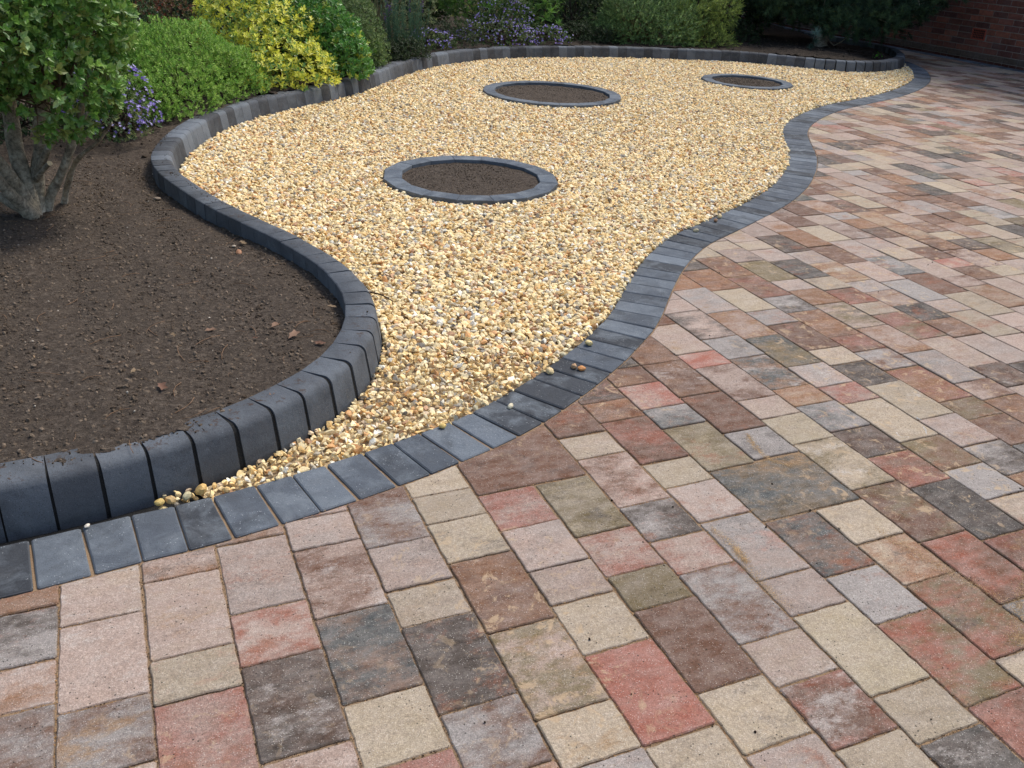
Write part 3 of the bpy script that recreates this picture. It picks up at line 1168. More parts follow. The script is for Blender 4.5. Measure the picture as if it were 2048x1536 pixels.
def scatter(sp, y0, y1):
    xs = np.arange(-2.4, 5.0, sp)
    ys = np.arange(y0, y1, sp)
    X, Y = np.meshgrid(xs, ys)
    X = (X + rng.uniform(-.5, .5, X.shape) * sp).ravel()
    Y = (Y + rng.uniform(-.5, .5, Y.shape) * sp).ravel()
    k = in_poly(X, Y, gpoly)
    X, Y = X[k], Y[k]
    k = np.ones(len(X), bool)
    for (rx, ry), ro, rin, ns in RINGS:
        k &= np.hypot(X - rx, Y - ry) > ro + 0.004
    # the strip peters out along the kerb foot towards the left
    k &= (X > -0.86) | (Y > 2.6)
    k &= ~((X < -0.70) & (Y < 2.2) & (rng.uniform(0, 1, len(X)) > np.clip((X + 0.88) / 0.18, 0.12, 1)))
    return X[k], Y[k]


GP = np.array([lin(250, 230, 182), lin(246, 218, 158), lin(238, 200, 134), lin(212, 160, 104), lin(250, 244, 224), lin(196, 182, 156), lin(146, 138, 124), lin(226, 200, 164), lin(244, 220, 168), lin(190, 146, 108)])
GW = np.array([.21, .23, .15, .05, .05, .065, .03, .06, .16, .025])
GW /= GW.sum()


def gcols(n):
    c = GP[rng.choice(len(GP), n, p=GW)]
    return c * rng.uniform(0.80, 1.10, (n, 1)) * 1.0


gv = []
for (sp, y0, y1, tm, smin, smax, sm) in ((0.0150, 1.4, 2.75, I2, 0.0105, 0.0225, True), (0.0165, 2.75, 6.0, I1, 0.0095, 0.0195, False), (0.0190, 6.0, 13.0, I1, 0.0100, 0.0195, False)):
    X, Y = scatter(sp, y0, y1)
    S_ = smin + (smax - smin) * rng.beta(1.5, 2.4, len(X))
    Z = gravel_z(X, Y) + rng.uniform(-0.006, 0.0055, len(X))
    me = lumps(np.stack([X, Y, Z], 1), S_, tm, gcols(len(X)), 0.46, 0.34 if not sm else 0.14, 0.50, 'gravel', False)
    gv.append(me)
    if len(gv) == 1:
        # shear the rounder near stones into flinty shapes
        co = np.empty(len(me.vertices) * 3, np.float32)
        me.vertices.foreach_get('co', co)
        co = co.reshape(-1, 42, 3)
        cen = co.mean(1, keepdims=True)
        d = co - cen
        nrm = rng.normal(0, 1, (len(co), 7, 3))
        nrm /= np.linalg.norm(nrm, axis=2, keepdims=True)
        size = np.linalg.norm(d, axis=2).max(1)
        for q in range(7):
            h = np.einsum('nkc,nc->nk', d, nrm[:, q])
            lim = (size * rng.uniform(0.10, 0.42, len(co)))[:, None]
            ex = np.maximum(h - lim, 0)
            d -= ex[..., None] * nrm[:, q][:, None, :]
        co = cen + d
        me.vertices.foreach_set('co', co.reshape(-1).astype(np.float32))
        me.update()
for i, me in enumerate(gv):
    new('gravel', me, mat=MAT['stone'], kind='stuff', parent=gsheet)
    gsheet['label'] = 'golden flint gravel filling the curved bed'

# spilled stones on the border, each one a thing
spill = [((0.204, 2.684), 'round tan stone lying on the charcoal border beside an orange one', (188, 150, 110), .013),
         ((0.229, 2.672), 'orange-brown chip, right one of the pair on the charcoal border', (205, 140, 80), .014),
         ((0.123, 2.640), 'large cream stone half over the border edge below the pair', (214, 190, 140), .014),
         ((0.264, 2.881), 'yellow oval pebble on the border at the gravel edge above the pair', (222, 200, 140), .014),
         ((-0.001, 2.383), 'thin pale pebble standing on a black border block', (225, 212, 178), .011),
         ((-0.195, 2.240), 'small yellow stone on the border below the gravel neck', (216, 184, 110), .010),
         ((-0.979, 1.679), 'tiny cream stone in the border joint at the far left', (220, 208, 190), .007),
         ((-0.848, 1.785), 'leftmost yellow stone at the tapering end of the gravel', (218, 186, 112), .013),
         ((-0.825, 1.797), 'second stone from the left end of the gravel, tan and pointed', (196, 164, 112), .014),
         ((-0.792, 1.818), 'green-grey oval stone third from the left end of the gravel', (188, 178, 140), .014),
         ((-0.765, 1.845), 'largest yellow stone near the left end of the gravel', (218, 178, 110), .019),
         ((1.035, 4.578), 'cream stone on the border where it narrows behind the neck', (214, 190, 140), .014),
         ((1.000, 4.500), 'small brown stone on the border beside a cream one', (150, 112, 80), .013),
         ((0.868, 4.306), 'grey and cream stone at the border edge below the bend', (190, 176, 140), .013)]
for (x, y), lab, c, s in spill:
    me = lumps(np.array([[x, y, 0.004 + s * 0.5]]), np.array([s * 1.05]), I2, np.array([lin(*c)]), 0.62, 0.13, 0.3, 'loose_stone')
    new('loose_stone', me, mat=MAT['stone'], label=lab, cat='stone', group='loose stones lying on the border')

# ------------------------------------------------------------------ soil beds
bed_poly = [tuple(kerb_mid[i]) for i in range(0, len(kb), 5)]
last = bed_poly[-1]
bed_poly += [(3.2, 16.2), (2.6, 17.0), (-12, 17.0), (-12, 0.6), (-4.2, 0.1)]


def sstep(a, b, x):
    t = np.clip((x - a) / (b - a), 0, 1)
    return t * t * (3 - 2 * t)


def soil_z(X, Y):
    z = 0.112 - 0.050 * sstep(1.9, 3.2, Y) - 0.025 * sstep(3.2, 4.4, Y)
    z = z + 0.080 * sstep(4.9, 5.9, Y)
    z = z - 0.06 * sstep(3.7, 4.3, X) * sstep(10, 11, Y)
    z = z + 0.03 * np.exp(-((X - 3.0) / 0.7) ** 2 - ((Y - 11.5) / 0.35) ** 2)
    return z


keep = lambda X, Y: in_poly(X, Y, bed_poly)
def near_z(X, Y):
    a_ = 0.55
    t_ = (X * math.cos(a_) + Y * math.sin(a_)) * 26 + 1.6 * vnoise(X * 2.3, Y * 2.3, None, 23)
    return soil_z(X, Y) + 0.0022 * np.sin(t_) * (0.5 + 0.5 * vnoise(X * 3, Y * 3, None, 29))


bed_me = soil_grid(-4.6, -0.42, 0.3, 6.2, 0.0135, near_z, lambda X, Y: keep(X, Y) & (Y < 6.2), 'soil_bed', 0.0065)
bed = new('soil_bed', bed_me, mat=MAT['soil'], kind='structure')
bed2 = new('planting_bed', soil_grid(-9.0, 4.8, 6.1, 16.8, 0.05, soil_z, lambda X, Y: keep(X, Y) & (Y > 6.12), 'planting_bed', 0.012, 5), mat=MAT['shaded'], kind='structure')


def bed_scatter(n, x0, x1, y0, y1, zoff=0.0):
    X, Y = rng.uniform(x0, x1, n), rng.uniform(y0, y1, n)
    k = keep(X, Y)
    X, Y = X[k], Y[k]
    Z = soil_z(X, Y) + 0.0065 * 0.9 * fbm(X * 14, Y * 14, None, 3, 4) + 0.0085 * fbm(X * 3.1, Y * 3.1, None, 8, 2) + zoff
    return np.stack([X, Y, Z], 1)


P = bed_scatter(46000, -3.2, -0.5, 1.2, 4.9)
c = SOILC[rng.integers(0, 4, len(P))] * rng.uniform(1.1, 1.6, (len(P), 1))
s = rng.uniform(0, 1, len(P)) ** 5 * 0.0075 + 0.0020
new('soil_crumbs', lumps(P, s, I1, c, 0.7, 0.28, name='soil_crumbs'), mat=MAT['clod'], kind='stuff', parent=bed)
P = bed_scatter(9000, -3.5, 4.6, 4.9, 12.8)
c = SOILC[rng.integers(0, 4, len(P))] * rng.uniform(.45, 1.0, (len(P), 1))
s = rng.uniform(0, 1, len(P)) ** 2.5 * 0.016 + 0.004
new('soil_crumbs', lumps(P, s, I1, c, 0.7, 0.28, name='soil_crumbs'), mat=MAT['clod'], kind='stuff', parent=bed2)
# pale grit in the soil
P = bed_scatter(420, -3.0, -0.5, 1.3, 4.8, 0.003)
c = np.array([lin(190, 178, 160), lin(150, 130, 110), lin(170, 140, 105)])[rng.integers(0, 3, len(P))] * rng.uniform(.6, 1, (len(P), 1))
new('grit', lumps(P, rng.uniform(0.0016, 0.0052, len(P)), I1, c, 0.6, 0.2, name='grit'), mat=MAT['stone'], kind='stuff', parent=bed)


def tube(pts, radii, nseg=8, seed=0, wob=0.0, name='tube', caps=True, sub=3):
    """tapered wobbling limb"""
    P = np.array(pts, float)
    Rr = np.array(radii, float)
    t = np.arange(len(P))
    tt = np.linspace(0, len(P) - 1, (len(P) - 1) * sub + 1)
    # Catmull-Rom
    def cat(A_):
        out = []
        for q in tt:
            i = min(int(q), len(A_) - 2)
            f = q - i
            p0, p1, p2, p3 = A_[max(i - 1, 0)], A_[i], A_[i + 1], A_[min(i + 2, len(A_) - 1)]
            out.append(0.5 * ((2 * p1) + (-p0 + p2) * f + (2 * p0 - 5 * p1 + 4 * p2 - p3) * f * f + (-p0 + 3 * p1 - 3 * p2 + p3) * f ** 3))
        return np.array(out)
    C = cat(P)
    rr = np.interp(tt, t, Rr)
    T = np.gradient(C, axis=0)
    T /= np.linalg.norm(T, axis=1)[:, None] + 1e-9
    ref = np.array([0.3, 0.9, 0.2])
    A = np.cross(T, ref)
    A /= np.linalg.norm(A, axis=1)[:, None] + 1e-9
    B = np.cross(T, A)
    ang = np.arange(nseg) / nseg * 2 * math.pi
    V = C[:, None, :] + rr[:, None, None] * (np.cos(ang)[None, :, None] * A[:, None, :] + np.sin(ang)[None, :, None] * B[:, None, :])
    if wob:
        nz = vnoise(V[..., 0] * 22 + seed, V[..., 1] * 22, V[..., 2] * 12, seed)
        V = C[:, None, :] + (V - C[:, None, :]) * (1 + wob * nz[..., None])
    n = len(C)
    F = [(i * nseg + j, i * nseg + (j + 1) % nseg, (i + 1) * nseg + (j + 1) % nseg, (i + 1) * nseg + j) for i in range(n - 1) for j in range(nseg)]
    V = V.reshape(-1, 3)
    V = np.concatenate([V, C[-1:] + T[-1:] * rr[-1] * 0.1])
    e = len(V) - 1
    F += [((n - 1) * nseg + j, (n - 1) * nseg + (j + 1) % nseg, e, e) for j in range(nseg)]
    return V, F


def tubes_mesh(lst, name, col=None):
    vs, fs, n = [], [], 0
    for V, F in lst:
        vs.append(V)
        fs.extend([tuple(a + n for a in f) for f in F])
        n += len(V)
    V = np.concatenate(vs)
    me = bpy.data.meshes.new(name)
    me.from_pydata(V.tolist(), [], [f if f[2] != f[3] else f[:3] for f in fs])
    me.polygons.foreach_set('use_smooth', [True] * len(me.polygons))
    if col is not None:
        set_attr(me, 'ca', 'FLOAT_COLOR', np.repeat(np.array([col]), len(V), 0))
    return me


# fine roots and straws
lst = []
for q in bed_scatter(210, -2.8, -0.55, 1.5, 4.4, 0.004):
    a = random.uniform(0, 6.28)
    L = random.uniform(0.02, 0.11)
    cv = random.uniform(-1, 1)
    pts = []
    for k in range(4):
        f = k / 3
        aa = a + cv * f
        pts.append((q[0] + L * f * math.cos(aa), q[1] + L * f * math.sin(aa), q[2] + 0.003 * math.sin(f * 3)))
    r_ = random.uniform(0.0006, 0.0014)
    lst.append(tube(pts, [r_] * 4, 4, sub=1))
new('roots', tubes_mesh(lst, 'roots', lin(126, 98, 74)), mat=MAT['twig'], kind='stuff', parent=bed)

# soil crumbs spilled on the kerb top
ii = rng.integers(0, int(len(kb) * 0.6), 5200)
dd = rng.uniform(0.002, 0.105, len(ii)) ** 1.0
w = (vnoise(kS[ii] * 1.6, dd * 9, None, 41) + 0.6 * vnoise(kS[ii] * 7.0, dd * 20, None, 43)) > 0.15
ii, dd = ii[w], dd[w] * 0.75
q = kb[ii] + kN[ii] * dd[:, None]
P = np.stack([q[:, 0], q[:, 1], np.full(len(q), KH + 0.0012)], 1)
child('soil_crumbs', lumps(P, rng.uniform(0, 1, len(P)) ** 3 * 0.0035 + 0.0011, I1, SOILC[rng.integers(0, 4, len(P))] * rng.uniform(.4, .8, (len(P), 1)), 0.6, 0.25, name='soil_crumbs'), kerb, MAT['clod'], kind='stuff')

# dry leaves on the soil, each a thing
lv = [((-0.717, 2.625), .038, 'large curled brown oak leaf on the soil near the inner kerb bend'), ((-0.83, 2.577), .010, 'tiny brown leaf scrap between two larger leaves on the soil'),
      ((-1.088, 2.559), .018, 'small tan leaf at the middle left of the soil bed'), ((-0.99, 2.62), .022, 'faded brown leaf in the centre of the soil'),
      ((-0.976, 2.179), .030, 'ragged orange-brown leaf near the front kerb'), ((-1.092, 2.267), .018, 'small orange leaf left of the ragged one'),
      ((-0.80, 2.70), .024, 'brown leaf upper left of the large curled leaf'), ((-0.618, 2.561), .022, 'red-brown leaf against the kerb beside the large curled leaf'),
      ((-0.654, 2.909), .020, 'upright brown leaf leaning near the kerb above the bend'), ((-0.669, 2.182), .022, 'red-brown leaf on the soil just behind the front kerb blocks'),
      ((-0.60, 2.30), .018, 'yellow-brown leaf scrap on the soil by the kerb'), ((-1.164, 3.56), .024, 'brown leaf by the long straight part of the kerb'),
      ((-1.55, 4.12), .026, 'pale brown leaf beside the kerb below the shrub')]
for k, ((x, y), s, lab) in enumerate(lv):
    n = 11
    pts = []
    a0 = random.uniform(0, 6.28)
    z0 = float(soil_z(np.array([x]), np.array([y]))[0]) + 0.012
    for j in range(n):
        a = 2 * math.pi * j / n
        r_ = s * (0.55 + 0.35 * abs(math.cos(a))) * (1.15 if j % 2 else 0.72)
        px_, py_ = r_ * math.cos(a), 0.62 * r_ * math.sin(a)
        pts.append((x + px_ * math.cos(a0) - py_ * math.sin(a0), y + px_ * math.sin(a0) + py_ * math.cos(a0), z0 + 0.25 * abs(py_) + random.uniform(-.002, .004)))
    V = [(x, y, z0 - 0.001)] + pts
    F = [(0, j + 1, (j + 1) % n + 1) for j in range(n)]
    col = lin(*[(140, 110, 88), (124, 92, 74), (146, 124, 96)][k % 3])
    new('fallen_leaf', mesh_np('fallen_leaf', V, F, True, ca=np.repeat([col], n + 1, 0)), mat=MAT['softleaf'], label=lab, cat='leaf', group='dry leaves on the soil')

def trail(pts, n, spread, sz, cols, name, z=.0016):
    P = np.array(pts, float)
    t = rng.uniform(0, len(P) - 1, n)
    X = np.interp(t, np.arange(len(P)), P[:, 0]) + rng.normal(0, spread, n) * (.4 + np.abs(np.sin(t * 2.3)))
    Y = np.interp(t, np.arange(len(P)), P[:, 1]) + rng.normal(0, spread, n) * (.4 + np.abs(np.cos(t * 1.7)))
    return np.stack([X, Y, np.full(n, z)], 1), rng.uniform(.5, 1.1, n) * sz, np.array(cols)[rng.integers(0, len(cols), n)] * rng.uniform(.8, 1.1, (n, 1))


SAND = [lin(206, 172, 126), lin(190, 152, 106), lin(216, 188, 146)]
tr = [trail([(0.713, 2.306), (0.713, 2.264), (0.723, 2.233), (0.729, 2.203), (0.747, 2.174), (0.80, 2.14)], 1500, .0055, .0011, SAND, 'x'),
      trail([(0.52, 1.83), (0.566, 1.753), (0.572, 1.726), (0.583, 1.701)], 1300, .0060, .0011, SAND, 'x'),
      trail([(0.575, 1.70), (0.60, 1.62), (0.64, 1.55)], 900, .010, .0011, SAND, 'x'),
      trail([(1.35, 1.86), (1.22, 1.66), (1.12, 1.48), (1.18, 1.50)], 2600, .009, .0012, SAND, 'x'),
      trail([(0.95, 1.86), (1.08, 1.70), (1.2, 1.56)], 1600, .010, .0012, SAND, 'x')]
new('sand_grains', lumps(np.concatenate([q[0] for q in tr]), np.concatenate([q[1] for q in tr]), OCT, np.concatenate([q[2] for q in tr]), .6, .2, name='sand_grains'), mat=MAT['clod'], kind='stuff', parent=drive)
WH_ = [np.array([.82, .82, .80])]
tr = [trail([(1.181, 2.376), (1.180, 2.360), (1.186, 2.347), (1.212, 2.355)], 420, .0012, .0011, WH_, 'x'), trail([(1.282, 2.424), (1.280, 2.40), (1.273, 2.379)], 260, .0012, .0010, WH_, 'x'), trail([(1.283, 2.481), (1.288, 2.469)], 90, .0014, .0010, WH_, 'x')]
new('white_residue', lumps(np.concatenate([q[0] for q in tr]), np.concatenate([q[1] for q in tr]), OCT, np.concatenate([q[2] for q in tr]), .3, .2, name='white_residue'), mat=MAT['clod'], kind='stuff', parent=drive)
tw = new('fallen_twig', tubes_mesh([tube([(-.567, 3.209, .020), (-.523, 3.179, .026), (-.472, 3.136, .020)], [.0035, .003, .002], 5, sub=2), tube([(-.50, 3.16, .022), (-.47, 3.17, .028)], [.002, .0012], 4, sub=2)], 'fallen_twig', lin(70, 50, 38)),
         mat=MAT['twig'], label='short dark brown twig on the gravel beside the kerb bend', cat='twig')
for (x, y), s_, c_, lab in (((-1.764, 4.178), .022, (132, 116, 98), 'flat grey-brown stone on the soil below the farthest kerb bend'), ((-1.145, 3.443), .018, (166, 118, 84), 'orange-brown stone on the soil beside the straight run of kerb'),
                            ((-1.189, 3.518), .011, (176, 160, 138), 'small pale stone on the soil just behind the orange-brown one')):
    z_ = float(soil_z(np.array([x]), np.array([y]))[0])
    me = lumps(np.array([[x, y, z_ + .008]]), np.array([s_]), I2, np.array([lin(*c_)]), .45, .10, .2, 'soil_stone')
    new('soil_stone', me, mat=MAT['stone'], label=lab, cat='stone')

# ------------------------------------------------------------------ plants
LEAF = dict(
    ellip=(np.array([(0, 0, 0), (-.5, .42, .10), (.5, .42, .10), (0, .5, 0), (0, 1, -.06)], float), np.array([(0, 2, 3), (0, 3, 1), (1, 3, 4), (3, 2, 4)]), np.array([0, 1, 1, 0, 1.])),
    oval=(np.array([(0, 0, 0), (-.38, .26, .05), (-.46, .60, .08), (.38, .26, .05), (.46, .60, .08), (0, .45, -.02), (0, 1, -.05)], float), np.array([(0, 5, 1), (1, 5, 2), (2, 5, 6), (0, 3, 5), (3, 4, 5), (4, 6, 5)]), np.array([0, 1, 1, 1, 1, 0, 1.])),
    rhomb=(np.array([(0, 0, 0), (.5, .5, .05), (0, 1, 0), (-.5, .5, .05)], float), np.array([(0, 1, 2), (0, 2, 3)]), np.array([0, 1, 1, 1.])),
    needle=(np.array([(-.5, 0, 0), (.5, 0, 0), (0, 1, 0)], float), np.array([(0, 1, 2)]), np.array([0, 0, 1.])),
    petal5=(np.array([(0, .0, 0)] + [(math.cos(a) * (.5 if i % 2 == 0 else .2), .0 + math.sin(a) * (.5 if i % 2 == 0 else .2), .08) for i, a in enumerate(np.arange(10) * math.pi / 5)], float),
            np.array([(0, i + 1, (i + 1) % 10 + 1) for i in range(10)]), np.array([0] + [1] * 10, float)),
)


def unit(v):
    return v / (np.linalg.norm(v, axis=-1, keepdims=True) + 1e-9)


def leaves(P, D, Up, L, Wd, kind, c1, c2, name):
    """P base, D direction, Up leaf face normal hint, L length, Wd width; c1 centre colour, c2 rim colour"""
    tv, tf, rim = LEAF[kind]
    N, K = len(P), len(tv)
    D = unit(D)
    X = unit(np.cross(D, Up))
    Z = np.cross(X, D)
    V = P[:, None] + tv[None, :, 0, None] * Wd[:, None, None] * X[:, None] + tv[None, :, 1, None] * L[:, None, None] * D[:, None] + tv[None, :, 2, None] * L[:, None, None] * Z[:, None]
    F = tf[None] + (np.arange(N) * K)[:, None, None]
    C = c1[:, None, :] * (1 - rim[None, :, None]) + c2[:, None, :] * rim[None, :, None]
    return V.reshape(-1, 3), F.reshape(-1, 3), C.reshape(-1, 3)


def merge(lst, name, smooth=False):
    vs, fs, cs, n = [], [], [], 0
    for V, F, C in lst:
        vs.append(V)
        fs.append(F + n)
        cs.append(C)
        n += len(V)
    return mesh_np(name, np.concatenate(vs), np.concatenate(fs), smooth, ca=np.concatenate(cs))


def rosettes(P, A, n, L, asp, kind, pal, palw, tilt=(35, 75), axis_len=0.0, cvar=0.18, rimcol=None, jl=0.25):
    """n leaves round each shoot axis"""
    N = len(P)
    A = unit(A)
    ref = unit(rng.normal(0, 1, (N, 3)))
    X = unit(np.cross(A, ref))
    Y = np.cross(A, X)
    k = np.tile(np.arange(n), N)
    idx = np.repeat(np.arange(N), n)
    ang = k * 2.399 + rng.uniform(0, 6.28, N)[idx] + rng.normal(0, .2, N * n)
    f = (k + 0.5) / n
    tl = np.radians(tilt[1] + (tilt[0] - tilt[1]) * f + rng.normal(0, 8, N * n))
    D = np.cos(tl)[:, None] * A[idx] + np.sin(tl)[:, None] * (np.cos(ang)[:, None] * X[idx] + np.sin(ang)[:, None] * Y[idx])
    base = P[idx] + A[idx] * (axis_len * f)[:, None]
    Ls = L * rng.uniform(1 - jl, 1 + jl, N * n) * (1.1 - 0.35 * f)
    pal = np.array(pal)
    ci = rng.choice(len(pal), N, p=np.array(palw) / np.sum(palw))
    c = pal[ci][idx] * rng.uniform(1 - cvar, 1 + cvar, (N * n, 1)) * rng.uniform(1 - cvar * .6, 1 + cvar * .6, (N, 1))[idx]
    # younger leaves at the tip are a little lighter
    c = c * (0.85 + 0.3 * f)[:, None]
    c2 = c if rimcol is None else rimcol(c, idx, f)
    return leaves(base, D, A[idx] + 0.001, Ls, Ls * asp, kind, c, c2, '')


def crown(n, lobes, lump=0.12, lf=3.0, zmin=0.0, depth=0.25, seed=0, inner=0.15):
    """points and outward directions over the surface of a lumpy crown"""
    lobes = np.array(lobes, float)
    vol = lobes[:, 3] * lobes[:, 4] + lobes[:, 4] * lobes[:, 5] + lobes[:, 3] * lobes[:, 5]
    m = int(n * 2.2)
    li = rng.choice(len(lobes), m, p=vol / vol.sum())
    d = unit(rng.normal(0, 1, (m, 3)))
    r = 1 - depth * rng.uniform(0, 1, m) ** 2.0
    deep = rng.uniform(0, 1, m) < inner
    r[deep] *= rng.uniform(0.45, 0.9, deep.sum())
    c, rad = lobes[li, :3], lobes[li, 3:6]
    S = c + d * rad
    nz = vnoise(S[:, 0] * lf + 9, S[:, 1] * lf, S[:, 2] * lf, seed) + 0.6 * vnoise(S[:, 0] * lf * 2.7, S[:, 1] * lf * 2.7, S[:, 2] * lf * 2.7, seed + 3)
    P = c + d * rad * (r * (1 + lump * nz))[:, None]
    nr = unit(d / rad)
    ok = P[:, 2] > zmin
    for j in range(len(lobes)):
        q = (P - lobes[j, :3]) / lobes[j, 3:6]
        ok &= ~((np.linalg.norm(q, axis=1) < 0.78) & (li != j) & ~deep)
    P, nr = P[ok][:n], nr[ok][:n]
    return P, nr


def G(*c):
    return lin(*c)


def stems_for(center, tips, n, r0, r1, jit=0.05):
    out = []
    idx = rng.choice(len(tips), min(n, len(tips)), replace=False)
    for i in idx:
        t_ = tips[i]
        b = np.array(center) + rng.normal(0, jit, 3) * (1, 1, 0)
        m1 = b * .65 + t_ * .35 + np.array([0, 0, 0.10]) * abs(t_[2] - b[2]) + rng.normal(0, .02, 3)
        m2 = b * .3 + t_ * .7 + rng.normal(0, .02, 3)
        out.append(tube([b, m1, m2, t_], [r0, r0 * .7, r0 * .45, r1], 5, sub=2))
    return out


def shrub(name, label, cat, base, lobes, nshoot, nleaf, L, asp, kind, pal, palw, tilt, axis_len, upbias=0.4, mat='leaf', stems=30, lump=.14, lf=3.0,
          zmin=.12, depth=.25, seed=1, rimcol=None, stemcol=(70, 56, 44), r0=.008, group=None, cvar=.18, inner=.15, extra=None):
    root = empty(name, base, label, cat, group)
    P, Nn = crown(nshoot, lobes, lump, lf, zmin, depth, seed, inner)
    A = unit(Nn * (1 - upbias) + np.array([0, 0, upbias]) + rng.normal(0, .25, P.shape))
    V = rosettes(P, A, nleaf, L, asp, kind, pal, palw, tilt, axis_len, cvar, rimcol)
    me = merge([V], 'foliage')
    child('foliage', me, root, MAT[mat], kind='stuff')
    if stems:
        child('stems', tubes_mesh(stems_for(base, P, stems, r0, r0 * .2), 'stems', lin(*stemcol)), root, MAT['twig'])
    return root, P, Nn


# --- the old multi-stemmed shrub on the left
K = 0.825
tree = empty('multi_stem_shrub', (-2.19, 3.80, 0.05), 'old multi-stemmed shrub with pale bark and glossy green leaves, at the left edge', 'shrub')
ST = dict(
    A=([(-2.628, 4.62, 0.02), (-2.671, 4.63, 0.125), (-2.695, 4.6, 0.221), (-2.713, 4.55, 0.323), (-2.74, 4.5, 0.431), (-2.802, 4.5, 0.552), (-2.86, 4.5, .85)], [.060, .050, .046, .045, .042, .036, .02]),
    B=([(-2.655, 4.66, 0.02), (-2.68, 4.68, 0.207), (-2.702, 4.7, 0.335), (-2.731, 4.75, 0.455), (-2.757, 4.8, 0.625), (-2.754, 4.8, 1.0)], [.055, .048, .046, .048, .042, .02]),
    C=([(-2.658, 4.7, 0.02), (-2.637, 4.72, 0.226), (-2.603, 4.74, 0.372), (-2.57, 4.74, 0.518), (-2.493, 4.7, 0.707), (-2.426, 4.7, 1.0)], [.050, .044, .042, .042, .034, .018]),
    C2=([(-2.613, 4.7, 0.273), (-2.516, 4.66, 0.408), (-2.412, 4.6, 0.492), (-2.299, 4.55, 0.532), (-2.193, 4.5, 0.649)], [.030, .024, .020, .016, .010]),
    D=([(-2.64, 4.74, 0.02), (-2.578, 4.74, 0.155), (-2.506, 4.73, 0.259), (-2.425, 4.7, 0.391), (-2.366, 4.68, 0.491), (-2.261, 4.6, 0.663), (-2.126, 4.5, 0.901)], [.036, .031, .028, .027, .024, .018, .01]),
    E=([(-2.615, 4.9, 0.02), (-2.553, 4.86, 0.153), (-2.469, 4.8, 0.284), (-2.363, 4.72, 0.382), (-2.224, 4.62, 0.473), (-2.087, 4.52, 0.60)], [.026, .020, .018, .016, .012, .006]),
    F=([(-2.650, 4.66, 0.03), (-2.727, 4.64, 0.099), (-2.80, 4.62, 0.150), (-2.87, 4.60, 0.185)], [.045, .036, .030, .027]),
    S=([(-2.62, 4.68, 0.237), (-2.521, 4.6, 0.322), (-2.46, 4.55, 0.367)], [.022, .016, .013]),
    A2=([(-2.625, 4.60, 0.05), (-2.66, 4.50, 0.20), (-2.70, 4.42, 0.34), (-2.80, 4.35, 0.48), (-2.95, 4.3, .8)], [.05, .040, .034, .028, .015]),
    A3=([(-2.69, 4.62, 0.22), (-2.82, 4.62, 0.34), (-3.00, 4.62, 0.45), (-3.2, 4.6, .7)], [.035, .028, .022, .012]),
)
for nm, (pts, rr) in ST.items():
    V, F = tube([(a * K, b * K, c_ * K) for a, b, c_ in pts], [q * K * (0.86 if nm in 'ABC' else 0.80) for q in rr], 12, len(nm) * 3 + ord(nm[0]), 0.22, sub=5)
    child('trunk' if nm in 'ABC' else 'limb', tubes_mesh([(V, F)], 'limb'), tree, MAT['bark'])
# pale sawn ends
for (p_, d_, r_) in (((-2.46, 4.55, .367), (.6, -.5, .45), .0135), ((-2.87, 4.60, .185), (-.7, -.15, .35), .027), ((-2.50, 4.62, .505), (.3, -.9, .2), .012)):
    d_ = unit(np.array(d_, float))
    x_ = unit(np.cross(d_, (0, 0, 1)))
    y_ = np.cross(d_, x_)
    c_ = np.array(p_) * K + d_ * 0.004
    V = [c_ + d_ * .001] + [c_ + r_ * K * (x_ * math.cos(a) + y_ * math.sin(a)) for a in np.arange(12) * math.pi / 6]
    child('cut_end', mesh_np('cut_end', V, [(0, i + 1, (i + 1) % 12 + 1) for i in range(12)], ca=np.repeat([lin(214, 190, 150)], 13, 0)), tree, MAT['twig'])
lobes = [(-2.28, 3.85, .95, .58, .58, .46), (-1.98, 3.72, .66, .28, .30, .24), (-2.30, 3.60, .70, .30, .28, .26), (-2.62, 3.80, .80, .36, .34, .32), (-1.90, 3.85, .93, .24, .30, .30), (-2.1, 3.5, .88, .26, .26, .24)]
P, Nn = crown(4600, lobes, .20, 3.8, .36, .30, 4, .14)
low = np.where(P[:, 0] < -1.98, .60 + .05 * np.sin(P[:, 0] * 25), .42)
ok = P[:, 2] > low
P, Nn = P[ok], Nn[ok]
A = unit(Nn * .7 + np.array([0, -.15, .35]) + rng.normal(0, .35, P.shape))
pal = [G(114, 152, 68), G(94, 134, 62), G(138, 170, 86), G(142, 154, 82), G(156, 182, 124)]
V1 = rosettes(P, A, 7, .034, .56, 'oval', pal, [.3, .3, .2, .1, .1], (18, 72), .020, .22)
# the 300 leaves that show largest are parts of their own
lv_, lf_, lc_ = V1
q5 = lv_.reshape(-1, 7, 3)
rel = q5 - np.array([0, 0, CAM_H])
dep = rel @ np.array(cw)
sx_ = 1024 + FPX * (rel @ np.array(cr)) / dep
sy_ = 768 - FPX * (rel @ np.array(cu)) / dep
e1 = np.stack([sx_[:, 6] - sx_[:, 0], sy_[:, 6] - sy_[:, 0]], 1)
e2 = np.stack([sx_[:, 4] - sx_[:, 2], sy_[:, 4] - sy_[:, 2]], 1)
ar = np.abs(e1[:, 0] * e2[:, 1] - e1[:, 1] * e2[:, 0])
cen_ = q5.mean(1)
ar[(sx_[:, 5] < 0) | (sy_[:, 5] < 0) | (cen_[:, 1] > 3.75)] = 0
order = np.argsort(-ar)
single = np.zeros(len(q5), bool)
single[order[:300]] = True
tf5 = LEAF['oval'][1]
for i_ in order[:300]:
    child('leaf', mesh_np('leaf', q5[i_], tf5, ca=lc_.reshape(-1, 7, 3)[i_]), tree, MAT['leaf'])
kq = ~single
qv = q5[kq].reshape(-1, 3)
qf = (tf5[None] + (np.arange(kq.sum()) * 7)[:, None, None]).reshape(-1, 3)
